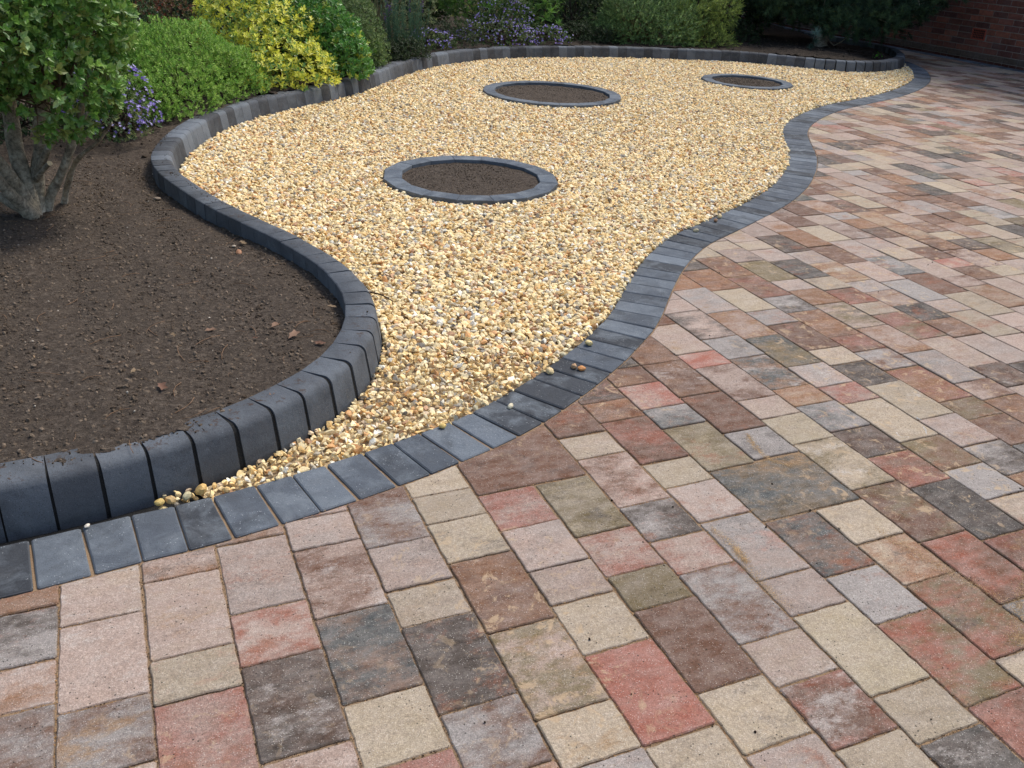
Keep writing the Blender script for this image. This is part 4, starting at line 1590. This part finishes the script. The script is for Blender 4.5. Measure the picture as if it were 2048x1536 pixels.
child('foliage', mesh_np('foliage', qv, qf, ca=lc_.reshape(-1, 7, 3)[kq].reshape(-1, 3)), tree, MAT['leaf'], kind='stuff')
tips = stems_for((-2.15, 3.85, .58), P, 90, .007, .002, .10)
child('twigs', tubes_mesh(tips, 'twigs', lin(96, 80, 62)), tree, MAT['twig'])

# --- bright green dome
shrub('hebe_shrub', 'bright green domed shrub with tiny leaves between the purple flowers and yellow shrub', 'shrub', (-2.45, 6.5, .12),
      [(-2.46, 6.45, .10, .45, .68, .48), (-2.66, 6.30, .16, .36, .50, .40), (-2.34, 6.00, .10, .28, .40, .32), (-2.20, 6.72, .10, .28, .38, .34), (-2.45, 5.75, .10, .26, .26, .24)],
      9500, 8, .020, .42, 'rhomb', [G(136, 172, 74), G(112, 154, 62), G(164, 194, 98)], [.5, .3, .2], (22, 66), .022, .48, 'softleaf', 60, .15, 6.0, .11, .24, 21, inner=.08)
# --- gold variegated euonymus


def gold_rim(c, idx, f):
    y = G(248, 242, 100)
    k = rng.uniform(0, 1, len(c)) < .60
    out = c.copy()
    out[k] = y * rng.uniform(.75, 1.1, (k.sum(), 1))
    return out


shrub('gold_euonymus', 'yellow and green variegated shrub spilling towards the kerb', 'shrub', (-2.1, 7.35, .12),
      [(-2.10, 7.45, .12, .46, .50, .56), (-1.76, 7.22, .12, .26, .32, .28), (-2.30, 7.55, .42, .34, .40, .40), (-1.96, 6.98, .12, .18, .24, .26), (-1.68, 7.42, .12, .14, .2, .18)],
      1700, 7, .038, .52, 'oval', [G(222, 224, 92), G(120, 158, 84), G(236, 234, 130), G(96, 136, 72)], [.32, .32, .12, .24], (25, 78), .030, .35, 'leaf', 50, .16, 3.6, .12, .3, 31, gold_rim, cvar=.12)
shrub('green_euonymus', 'plain glossy green shrub leaning against the right side of the yellow shrub', 'shrub', (-1.9, 7.85, .12),
      [(-1.82, 7.90, .12, .42, .34, .62), (-1.52, 7.66, .12, .20, .24, .32)],
      1700, 7, .034, .55, 'oval', [G(88, 138, 62), G(108, 156, 74), G(176, 190, 84)], [.48, .40, .12], (25, 78), .028, .35, 'leaf', 30, .16, 3.6, .12, .3, 32)
shrub('dark_mound_shrub', 'dense dark green mound of small leaves behind the kerb bend', 'shrub', (-1.9, 8.6, .12),
      [(-1.86, 8.60, .15, .54, .52, .66), (-1.62, 8.32, .12, .34, .30, .42), (-2.1, 8.9, .3, .5, .4, .55)],
      8000, 6, .021, .5, 'rhomb', [G(104, 126, 74), G(84, 108, 64), G(126, 144, 88)], [.45, .35, .2], (20, 70), .016, .35, 'softleaf', 30, .12, 4.5, .12, .25, 33)
shrub('small_leafy_plant', 'small light green leafy plant at the foot of the dark mound', 'plant', (-1.42, 8.35, .12),
      [(-1.45, 8.38, .18, .10, .10, .16)], 40, 8, .05, .35, 'ellip', [G(120, 156, 70)], [1], (30, 80), .02, .4, 'leaf', 6, .1, 4, .12, .3, 34)


# --- purple flowers
def flower_clump(label, base, lobes, nsh, nfl, size, seed, spikes=0, group='purple flowering clumps'):
    root, P, Nn = shrub('purple_flowers', label, 'flowers', base, lobes, nsh, 6, .020, .55, 'rhomb', [G(78, 100, 52), G(60, 82, 44), G(110, 120, 64)], [.5, .3, .2],
                        (30, 80), .02, .3, 'softleaf', 25, .2, 4.0, .10, .4, seed, group=group)
    Pf, Nf = crown(nfl, lobes, .25, 5.0, .13, .12, seed + 7, 0.0)
    cl = vnoise(Pf[:, 0] * 7, Pf[:, 1] * 7, Pf[:, 2] * 7, seed + 9) > -0.25
    Pf, Nf = Pf[cl], Nf[cl]
    D = unit(rng.normal(0, 1, Pf.shape))
    Up = unit(Nf + np.array([0, -.5, .4]) + rng.normal(0, .35, Pf.shape))
    D = unit(np.cross(Up, D))
    s = rng.uniform(.7, 1.25, len(Pf)) * size
    c = np.array([G(150, 132, 206), G(168, 152, 218), G(132, 110, 192), G(196, 186, 230)])[rng.integers(0, 4, len(Pf))]
    child('flowers', merge([leaves(Pf + Nf * .02, D, Up, s, s, 'petal5', c * 1.1, c, '')], 'flowers'), root, MAT['petal'], kind='stuff')
    return root


flower_clump('sparse purple-flowered clump between the left shrub and the green dome', (-2.42, 5.35, .1), [(-2.50, 5.42, .12, .26, .30, .34), (-2.36, 5.20, .08, .16, .18, .20)], 650, 520, .025, 51)
flower_clump('broad purple-flowered mound behind the middle of the back kerb', (-.35, 10.6, .12), [(-.42, 10.62, .12, .46, .34, .26), (.10, 10.85, .12, .34, .26, .18), (-.3, 10.9, .2, .34, .25, .40)], 1500, 1000, .025, 52)
flower_clump('small purple-flowered clump left of the broad mound, beside blue-green stems', (-1.05, 9.9, .12), [(-1.05, 9.85, .12, .26, .24, .17)], 450, 260, .024, 53)


# --- upright feathery stems with purple spikes
def feather(label, x, y, h, n, seed):
    root = empty('spike_plant', (x, y, .12), label, 'plant', 'upright blue-green stems behind the kerb')
    tb, pv, pd = [], [], []
    sp = []
    for i in range(n):
        a, r_ = random.uniform(0, 6.28), random.uniform(0, .10)
        bx, by = x + r_ * math.cos(a), y + r_ * math.sin(a)
        tx, ty = bx + r_ * .5 * math.cos(a) + random.uniform(-.03, .03), by + random.uniform(-.04, .04)
        hh = h * random.uniform(.65, 1.05)
        tb.append(tube([(bx, by, .1), ((bx + tx) / 2, (by + ty) / 2, .1 + hh * .5), (tx, ty, .1 + hh)], [.003, .0022, .001], 4, sub=2))
        for k in range(60):
            f = random.uniform(.05, .9)
            pv.append((bx + (tx - bx) * f, by + (ty - by) * f, .1 + hh * f))
            a2 = random.uniform(0, 6.28)
            pd.append((math.cos(a2), math.sin(a2), 1.1))
        if i % 9 == 0:
            for k in range(18):
                f = random.uniform(.80, 1.02)
                sp.append((bx + (tx - bx) * f + random.uniform(-.01, .01), by + (ty - by) * f, .1 + hh * f))
    pv, pd = np.array(pv), np.array(pd)
    L = rng.uniform(.025, .045, len(pv))
    c = np.array([G(92, 128, 98), G(76, 110, 88)])[rng.integers(0, 2, len(pv))]
    child('stems', tubes_mesh(tb, 'stems', lin(70, 92, 66)), root, MAT['twig'])
    child('foliage', merge([leaves(pv, pd, rng.normal(0, 1, pv.shape), L, L * .10 + .001, 'needle', c, c, '')], 'foliage'), root, MAT['softleaf'], kind='stuff')
    sp = np.array(sp)
    D = unit(rng.normal(0, 1, sp.shape))
    s = np.full(len(sp), .014)
    c = np.repeat([G(104, 72, 132)], len(sp), 0)
    child('flowers', merge([leaves(sp, D, rng.normal(0, 1, sp.shape), s, s, 'rhomb', c, c, '')], 'flowers'), root, MAT['petal'], kind='stuff')


feather('left tuft of upright feathery blue-green stems with purple tips', -1.33, 9.15, .55, 34, 1)
feather('right tuft of upright feathery blue-green stems, nearer the small purple clump', -1.17, 9.45, .60, 26, 2)

# --- middle and back row
back = [
    ('twiggy_shrub', 'loose variegated shrub with pale bare twigs behind the blue-green stems', (-1.7, 10.0, .12), [(-1.65, 10.0, .45, .46, .36, .50), (-1.3, 10.1, .5, .30, .3, .40)], 900, 6, .034, .45, 'ellip',
     [G(100, 112, 76), G(130, 138, 96), G(78, 90, 56)], [.4, .3, .3], 'softleaf', 90, (128, 118, 88)),
    ('leafy_shrub', 'mid-green shrub overhanging the purple mound from behind', (-.55, 11.6, .12), [(-.6, 11.6, .62, .60, .40, .42), (-.05, 11.4, .45, .35, .3, .36), (-1.0, 11.5, .70, .35, .35, .30)], 1300, 8, .050, .32, 'ellip',
     [G(88, 122, 54), G(70, 98, 46), G(104, 140, 62)], [.4, .4, .2], 'leaf', 40, (60, 48, 38)),
    ('dark_evergreen', 'very dark green evergreen bush behind the centre of the back kerb', (.45, 11.9, .12), [(.45, 11.85, .45, .50, .40, .62), (.1, 12.2, .6, .5, .4, .6)], 2600, 7, .030, .35, 'rhomb',
     [G(52, 68, 42), G(42, 56, 38), G(66, 80, 48)], [.4, .4, .2], 'softleaf', 40, (50, 42, 34)),
    ('spreading_shrub', 'spiky spreading shrub with fine yellow-green sprays behind the back kerb', (1.3, 11.6, .12), [(1.30, 11.62, .24, .56, .40, .50), (1.68, 11.55, .20, .38, .34, .40), (.95, 11.45, .14, .26, .22, .16), (1.1, 11.5, .42, .28, .26, .22)], 2400, 14, .023, .40, 'rhomb',
     [G(96, 122, 72), G(74, 100, 58), G(124, 148, 92)], [.4, .4, .2], 'softleaf', 110, (90, 84, 50)),
    ('gold_conifer', 'low conifer with drooping yellow-green sprays right of the spreading shrub', (2.0, 11.75, .12), [(1.98, 11.74, .34, .30, .28, .50), (2.16, 11.55, .14, .24, .20, .16), (2.30, 11.75, .50, .20, .20, .18), (1.90, 11.50, .14, .20, .18, .18)], 1500, 18, .022, .26, 'rhomb',
     [G(118, 136, 66), G(86, 106, 52), G(142, 158, 82)], [.45, .35, .2], 'softleaf', 40, (80, 66, 44)),
    ('bronze_shrub', 'small bronze-leaved shrub behind the green dome', (-2.9, 7.6, .12), [(-2.92, 7.55, .35, .34, .30, .34)], 800, 7, .022, .5, 'rhomb',
     [G(96, 70, 48), G(80, 84, 46), G(110, 60, 42)], [.4, .4, .2], 'softleaf', 40, (70, 46, 38)),
    ('white_flower_bush', 'dark green bush with small white flowers above the green dome', (-3.3, 7.4, .12), [(-3.30, 7.3, .36, .46, .40, .42)], 1500, 7, .026, .35, 'rhomb',
     [G(70, 94, 56), G(56, 78, 46)], [.5, .5], 'softleaf', 40, (60, 52, 42)),
    ('dark_shrub', 'dark shrub filling the gap behind the yellow shrub', (-2.9, 8.9, .12), [(-2.9, 8.9, .45, .60, .50, .60), (-3.4, 8.5, .4, .5, .4, .5)], 2200, 7, .032, .42, 'rhomb',
     [G(56, 74, 44), G(44, 60, 38)], [.5, .5], 'softleaf', 40, (50, 42, 34)),
    ('tall_laurel', 'broad dark green shrub in the back row behind the dark mound', (-2.2, 10.6, .12), [(-2.3, 10.7, .6, .70, .5, .75), (-3.2, 10.3, .6, .7, .5, .75)], 2600, 7, .045, .42, 'rhomb',
     [G(66, 86, 48), G(52, 70, 42), G(86, 106, 58)], [.4, .4, .2], 'leaf', 40, (50, 42, 34)),
    ('left_back_shrub', 'dark leafy shrub in shade behind the old multi-stemmed shrub', (-3.0, 5.3, .10), [(-3.1, 5.3, .40, .50, .50, .50), (-2.75, 5.05, .25, .28, .3, .26), (-3.6, 5.0, .5, .6, .5, .5)], 2000, 7, .030, .45, 'rhomb',
     [G(54, 72, 42), G(44, 60, 38)], [.5, .5], 'softleaf', 40, (50, 42, 34)),
]
made = {}
for (nm, lab, base, lobes, ns, nl, L, asp, kind, pal, pw, mt, stn, stc) in back:
    pal = [q * 1.3 for q in pal]
    made[nm] = shrub(nm, lab, 'shrub' if nm != 'gold_conifer' else 'conifer', base, lobes, ns, nl, L, asp, kind, pal, pw, (18, 70), L * (3.4 if nl > 9 else .8), .12 if nl > 9 else .35, mt, stn, .34 if nl > 9 else .18, 4.5 if nl > 9 else 3.5, .12, .45 if nl > 9 else .3, len(nm) * 3,
                     stemcol=stc, r0=.007)
# white flowers
root, P, Nn = made['white_flower_bush']
k = rng.choice(len(P), 60)
s = np.full(60, .022)
child('flowers', merge([leaves(P[k] + Nn[k] * .03, rng.normal(0, 1, (60, 3)), Nn[k] + .3, s, s, 'petal5', np.repeat([G(225, 228, 220)], 60, 0), np.repeat([G(225, 228, 220)], 60, 0), '')], 'flowers'), root, MAT['petal'], kind='stuff')
for (x, y, rx, lab) in ((-1.22, 9.05, .22, 'low dark plant at the foot of the blue-green stems'), (-.95, 10.15, .36, 'low dark tangle behind the small purple clump'), (.52, 11.25, .30, 'low dark plant right of the purple mound'),
                        (-1.35, 8.85, .20, 'low dark plant between the dark mound and the blue-green stems'), (.80, 11.30, .24, 'low dark plant left of the spiky spreading shrub'), (-1.95, 9.6, .5, 'low dark plant behind the dark mound'),
                        (-2.85, 6.1, .28, 'low dark plant behind the sparse purple clump'), (2.55, 12.1, .34, 'low dark plant right of the gold conifer')):
    shrub('low_plant', lab, 'plant', (x, y, .1), [(x, y, .12, rx, rx * .8, rx * .7)], 420, 7, .026, .42, 'rhomb', [G(58, 74, 44), G(46, 60, 36)], [.5, .5], (25, 75), .02, .35, 'softleaf', 12, .25, 5, .11, .4, int(x * 10) % 9 + 2, group='low dark plants behind the kerb')
# leafy rosettes that stand out (pieris-like) behind the purple mound
for (x, y, z, lab) in ((-.52, 10.98, .60, 'light green leaf whorl above the purple mound, left of the other whorl'), (.12, 11.15, .50, 'light green leaf whorl above the purple mound, right of the other whorl'), (.30, 11.2, .27, 'low light green leaf whorl right of the purple mound')):
    root = empty('leaf_whorl_plant', (x, y, .12), lab, 'plant', 'light green whorls behind the purple mound')
    Pp = np.array([[x, y, z], [x + .06, y - .03, z - .09], [x - .07, y + .02, z - .06], [x + .01, y - .04, z - .16]])
    child('foliage', merge([rosettes(Pp, np.array([[0, -.3, 1], [.4, -.4, .8], [-.4, -.3, .8], [.1, -.6, .6]]), 12, .085, .28, 'ellip', [G(118, 158, 70)], [1], (25, 85), .03, .12)], 'foliage'), root, MAT['leaf'])
    child('stem', tubes_mesh([tube([(x, y, .1), (x + .01, y, (z + .1) / 2), (x, y, z)], [.008, .006, .004], 5, sub=2)], 'stem', lin(80, 66, 50)), root, MAT['twig'])


# --- pine over the bed's right end
def pine(label, base, lobes, ntuft, trunk_pts, trunk_r, seed):
    root = empty('pine_tree', base, label, 'tree')
    V, F = tube(trunk_pts, trunk_r, 12, 5, .2, sub=4)
    child('trunk', tubes_mesh([(V, F)], 'trunk'), root, MAT['bark'])
    P, Nn = crown(ntuft, lobes, .30, 1.9, .24, .5, seed, .3)
    A = unit(Nn * .5 + np.array([0, 0, .35]) + rng.normal(0, .35, P.shape))
    nn = 70
    idx = np.repeat(np.arange(len(P)), nn)
    ax = rng.uniform(0, .10, len(idx))
    B = P[idx] + A[idx] * ax[:, None]
    D = unit(A[idx] * .75 + unit(rng.normal(0, 1, (len(idx), 3))) * .85)
    L = rng.uniform(.045, .075, len(idx))
    c = np.array([G(62, 88, 62), G(48, 70, 52), G(80, 106, 72)])[rng.integers(0, 3, len(P))][idx] * rng.uniform(.8, 1.2, (len(idx), 1))
    child('foliage', merge([leaves(B, D, rng.normal(0, 1, B.shape), L, np.full(len(L), .0055), 'needle', c, c, '')], 'foliage'), root, MAT['softleaf'], kind='stuff')
    br = []
    for i in rng.choice(len(P), 90, replace=False):
        t_ = P[i]
        k_ = random.randint(2, len(trunk_pts) - 1)
        b = np.array(trunk_pts[k_])
        mid = (b + t_) / 2 + rng.normal(0, .07, 3)
        br.append(tube([b, mid, t_], [.012, .008, .003], 5, 3, 0.0, sub=3))
    child('branches', tubes_mesh(br, 'branches'), root, MAT['bark'])
    return root


pr = pine('dark spreading pine hanging low over the right end of the bed', (3.95, 12.75, .08),
          [(3.80, 12.5, .85, .75, .60, .42), (4.45, 12.45, .80, .55, .55, .36), (3.2, 12.6, .80, .5, .5, .34), (4.0, 12.0, .55, .40, .30, .22), (4.35, 12.05, .58, .34, .30, .20), (4.9, 12.6, .85, .40, .45, .28),
           (4.0, 12.9, 1.5, 1.2, .9, .7), (3.0, 13.2, 1.2, .8, .7, .7), (4.7, 12.2, .70, .38, .34, .26), (5.0, 12.3, .90, .34, .3, .24), (3.45, 12.2, .62, .34, .3, .22), (3.9, 11.95, .46, .26, .22, .16), (4.55, 12.5, .5, .4, .4, .24), (3.0, 12.1, .72, .34, .3, .24), (3.3, 13.0, .55, .6, .4, .3), (3.65, 12.0, .42, .22, .18, .12), (4.25, 11.9, .50, .26, .22, .16)], 4400,
          [(3.72, 12.15, .05), (3.72, 12.35, .14), (3.80, 12.55, .30), (3.85, 12.7, .55), (3.95, 12.8, .9), (4.0, 12.85, 1.4), (4.0, 12.9, 2.0)], [.10, .085, .075, .07, .06, .045, .02], 71)
# single silvery shoot low at the front of the pine
Pp = np.array([[3.42, 11.62, .33], [3.44, 11.62, .24], [3.40, 11.64, .17]])
idx = np.repeat(np.arange(3), 130)
D = unit(rng.normal(0, 1, (390, 3)) + np.array([0, -.3, .2]))
L = np.where(idx == 0, .095, .060) * rng.uniform(.8, 1.1, 390)
c = np.where((idx == 0)[:, None], G(124, 154, 146)[None], G(74, 98, 84)[None])
child('silver_shoot', merge([leaves(Pp[idx], D, rng.normal(0, 1, (390, 3)), L, np.full(390, .004), 'needle', c, c, '')], 'silver_shoot'), pr, MAT['softleaf'], label='silvery blue-green needle tuft')
# second evergreen behind it, closing the gap to the wall
pine('taller dark pine at the back beside the brick wall', (3.1, 14.9, .1), [(3.1, 14.9, 1.3, 1.1, .8, .9), (2.2, 14.6, .9, .8, .7, .6), (3.6, 14.6, .9, .6, .6, .5)], 700,
     [(3.1, 14.9, .0), (3.1, 14.9, .5), (3.12, 14.9, 1.0), (3.1, 14.9, 1.8), (3.1, 14.9, 2.4)], [.09, .08, .07, .05, .02], 72)
# twigs and chippings below the pine
lst = []
for i in range(34):
    x, y = random.uniform(3.8, 4.4), random.uniform(11.55, 12.05)
    if not keep(np.array([x]), np.array([y]))[0]:
        continue
    a = random.uniform(0, 6.28)
    L = random.uniform(.08, .25)
    z0 = float(soil_z(np.array([x]), np.array([y]))[0])
    lst.append(tube([(x, y, z0 + .01), (x + L * .5 * math.cos(a), y + L * .5 * math.sin(a), z0 + random.uniform(.02, .09)), (x + L * math.cos(a), y + L * math.sin(a), z0 + .02)], [.005, .004, .002], 5, sub=2))
new('fallen_twigs', tubes_mesh(lst, 'fallen_twigs', lin(58, 46, 38)), mat=MAT['twig'], kind='stuff')
# little bright weed
shrub('weed', 'tiny bright green weed at the right end of the bed', 'plant', (4.33, 11.92, .03), [(4.33, 11.92, .06, .05, .05, .05)], 16, 6, .035, .5, 'ellip', [G(110, 180, 50)], [1], (30, 80), .01, .5, 'leaf', 0, .1, 4, .03, .3, 3)

# --- hedge and trees that close the view
for k, (x, y, rx, ry, rz, lab) in enumerate([(-5.2, 6.4, 1.3, 1.0, 1.3, 'dense dark shrub outside the left edge behind the bed'), (-4.4, 9.3, 1.1, 1.0, 1.3, 'dense dark shrub at the far left back'), (-3.6, 12.4, 1.1, .7, 1.2, 'dense dark shrub in the back row on the left'),
                                      (-1.9, 12.6, .8, .6, 1.1, 'dense dark shrub in the back row behind the twiggy shrub'), (.55, 13.2, .85, .6, 1.0, 'dense dark shrub in the back row right of the lawn gap'), (2.2, 13.3, 1.0, .7, 1.2, 'dense dark shrub in the back row beside the pine')]):
    shrub('evergreen_shrub', lab, 'shrub', (x, y, .1), [(x, y, rz * .75, rx, ry, rz * .8), (x + rx * .4, y - ry * .3, .45, rx * .6, ry * .6, .45), (x - rx * .4, y - ry * .3, .45, rx * .6, ry * .6, .45)],
          2800, 6, .055, .42, 'rhomb', [G(54, 72, 42), G(42, 58, 36), G(72, 90, 48)], [.4, .4, .2], (20, 75), .05, .3, 'softleaf', 25, .2, 2.2, .12, .35, 80 + k, group='evergreen shrubs closing the back of the bed')
for k, (x, y, lab) in enumerate([(-11, 19, 'far left background tree across the lawn'), (-7.5, 20, 'second background tree from the left across the lawn'), (-4, 19.5, 'third background tree from the left across the lawn'), (-.5, 20, 'background tree behind the lawn gap'), (3, 19.8, 'background tree behind the pine'), (6.5, 21, 'far right background tree by the wall')]):
    root, P, Nn = shrub('garden_tree', lab, 'tree', (x, y, .1), [(x, y, 2.6, 2.1, 1.5, 2.0), (x, y - .2, 1.0, 1.9, 1.2, .9)], 4200, 6, .12, .45, 'rhomb', [G(70, 92, 48), G(54, 74, 42), G(92, 112, 54)], [.4, .4, .2],
                        (20, 80), .08, .3, 'softleaf', 12, .2, 1.1, .2, .35, 90 + k, r0=.05, group='background trees across the lawn')
    V, F = tube([(x, y, 0), (x + .05, y, 1.2), (x, y, 2.6)], [.16, .13, .08], 10, 3, .15)
    child('trunk', tubes_mesh([(V, F)], 'trunk'), root, MAT['bark'])
# grass on the lawn
n = 26000
X, Y = rng.uniform(-6, 3.0, n), rng.uniform(13.4, 18, n)
Pg = np.stack([X, Y, np.full(n, .10)], 1)
c = np.array([G(120, 140, 40), G(150, 160, 60), G(96, 120, 38)])[rng.integers(0, 3, n)]
L = rng.uniform(.03, .08, n)
new('grass', merge([leaves(Pg, np.array([0, 0, 1.]) + rng.normal(0, .35, Pg.shape), rng.normal(0, 1, Pg.shape), L, np.full(n, .010), 'needle', c, c, '')], 'grass'), mat=MAT['softleaf'], kind='stuff', parent=lawn)

# ------------------------------------------------------------------ brick wall
wall = empty('brick_wall', (*uv2xy(WALL_U, 9.6), 0), 'dark red brick house wall with an air brick, at the right behind the driveway', 'wall')
BC = [lin(128, 80, 66), lin(116, 74, 62), lin(104, 68, 60), lin(138, 86, 68)]
BL, BH, BM = 0.215, 0.065, 0.010
WH = 4.2
br = []
vent_v = None
ncr = int(WH / (BH + BM))
# the vent sits two courses high at v ~ 9.2
VV0, VC = 9.02, 4


def brick_solid(u0, v0, v1, z0, z1, proud):
    P = [(u0 - proud, v0), (u0 - proud, v1), (u0 + .05, v1), (u0 + .05, v0)]
    e = .002
    V = []
    for (uu, vv), inn in (((u0 - proud, v0 + e), 0), ((u0 - proud, v1 - e), 0)):
        pass
    a = uv2xy
    f = [(v0 + e, z0 + e), (v1 - e, z0 + e), (v1 - e, z1 - e), (v0 + e, z1 - e)]
    m_ = [(v0, z0), (v1, z0), (v1, z1), (v0, z1)]
    V = [(*a(u0 - proud, q[0]), q[1]) for q in f] + [(*a(u0 - proud + e, q[0]), q[1]) for q in m_] + [(*a(u0 + .03, q[0]), q[1]) for q in m_]
    F = [(3, 2, 1, 0)]
    for i in range(4):
        j = (i + 1) % 4
        F += [(i, j, 4 + j, 4 + i), (4 + i, 4 + j, 8 + j, 8 + i)]
    return V, F


for cidx in range(ncr):
    z0 = -0.035 + cidx * (BH + BM)
    v = 3.6 + (0.1125 if cidx % 2 else 0.0)
    header = cidx == 0
    while v < 17.5:
        L_ = 0.1025 if (header or (cidx == 4 and abs(v - VV0) < .2)) else BL
        if cidx in (VC, VC + 1) and v < VV0 + 0.225 and v + L_ > VV0 - 0.01:
            if v < VV0 - .03:
                br.append((v, VV0 - .01, z0, cidx))
            v = VV0 + 0.235
            continue
        br.append((v, v + L_, z0, cidx))
        v += L_ + BM
items = []
for v0, v1, z0, ci in br:
    z1 = z0 + BH
    prd = .006 + random.uniform(-.001, .001) + (.004 if ci <= 1 else 0)
    V, F = brick_solid(WALL_U, v0, v1, z0, z1, prd)
    col = random.choice(BC) * random.uniform(.75, 1.15)
    if ci == 1:
        col = lin(104, 88, 76) * random.uniform(.7, 1.0)
    if ci == 0:
        col = lin(88, 50, 40) * random.uniform(.7, 1.05)
    items.append((px_area([V[0], V[1], V[2], V[3]]), V, F, col))
items.sort(key=lambda q: -q[0])
rest = MB()
for k, (a, V, F, col) in enumerate(items):
    if k < 300:
        mb = MB()
        mb.add(V, F, col)
        child('brick', mb.mesh('brick'), wall, MAT['brick'])
    else:
        rest.add(V, F, col)
child('brickwork', rest.mesh('brickwork'), wall, MAT['brick'], kind='stuff')
a, b = uv2xy(WALL_U, 3.5), uv2xy(WALL_U, 17.6)
a2, b2 = uv2xy(WALL_U + .3, 3.5), uv2xy(WALL_U + .3, 17.6)
zt = -0.035 + ncr * (BH + BM)
V = [(*a, -.1), (*b, -.1), (*b, zt), (*a, zt), (*a2, -.1), (*b2, -.1), (*b2, zt), (*a2, zt)]
child('mortar', mesh_np('mortar', V, [(0, 1, 2, 3), (5, 4, 7, 6), (4, 0, 3, 7), (1, 5, 6, 2), (3, 2, 6, 7)]), wall, MAT['mortar'])
# air brick: frame, rows of square holes
mb = MB()
z0, z1 = -0.035 + VC * (BH + BM), -0.035 + VC * (BH + BM) + 2 * BH + BM
v0, v1 = VV0, VV0 + .225


def bar(va, vb, za, zb, pr_, col):
    V, F = brick_solid(WALL_U, va, vb, za, zb, pr_)
    mb.add(V, F, col)


tc = lin(150, 74, 56)
bar(v0, v0 + .022, z0, z1, .010, tc)
bar(v1 - .022, v1, z0, z1, .010, tc)
bar(v0 + .0221, v1 - .0221, z0, z0 + .018, .010, tc)
bar(v0 + .0221, v1 - .0221, z1 - .018, z1, .010, tc)
for r_ in range(3):
    zz = z0 + .018 + (z1 - z0 - .036) * (r_ + 1) / 4
    bar(v0 + .0221, v1 - .0221, zz - .003, zz + .003, .007, tc)
for c_ in range(6):
    vv = v0 + .022 + (v1 - v0 - .044) * (c_ + 1) / 7
    bar(vv - .0018, vv + .0018, z0 + .0181, z1 - .0181, .0062, tc)
child('air_brick', mb.mesh('air_brick'), wall, MAT['terracotta'], label='terracotta air brick with rows of square holes')
mb = MB()
bar(v0 + .01, v1 - .01, z0 + .005, z1 - .005, .0015, np.array([.01, .009, .008]))
child('void', mb.mesh('void'), wall, MAT['black'])
# charcoal strip along the wall's foot
strip = empty('wall_edging', (*uv2xy(WALL_U - .1, 9.6), 0), 'straight charcoal block strip along the foot of the brick wall', 'edging')
v = 3.4
while v < 16.5:
    P = [uv2xy(WALL_U - .192, v + .002), uv2xy(WALL_U - .014, v + .002), uv2xy(WALL_U - .014, v + .101), uv2xy(WALL_U - .192, v + .101)]
    V, F, E = slab(P if poly_area(P) > 0 else P[::-1], .002, .04, .003, .003)
    mb = MB()
    mb.add(V, F, grey(), None, random.random(), E)
    child('block', mb.mesh('block'), strip, MAT['border'])
    v += .1035
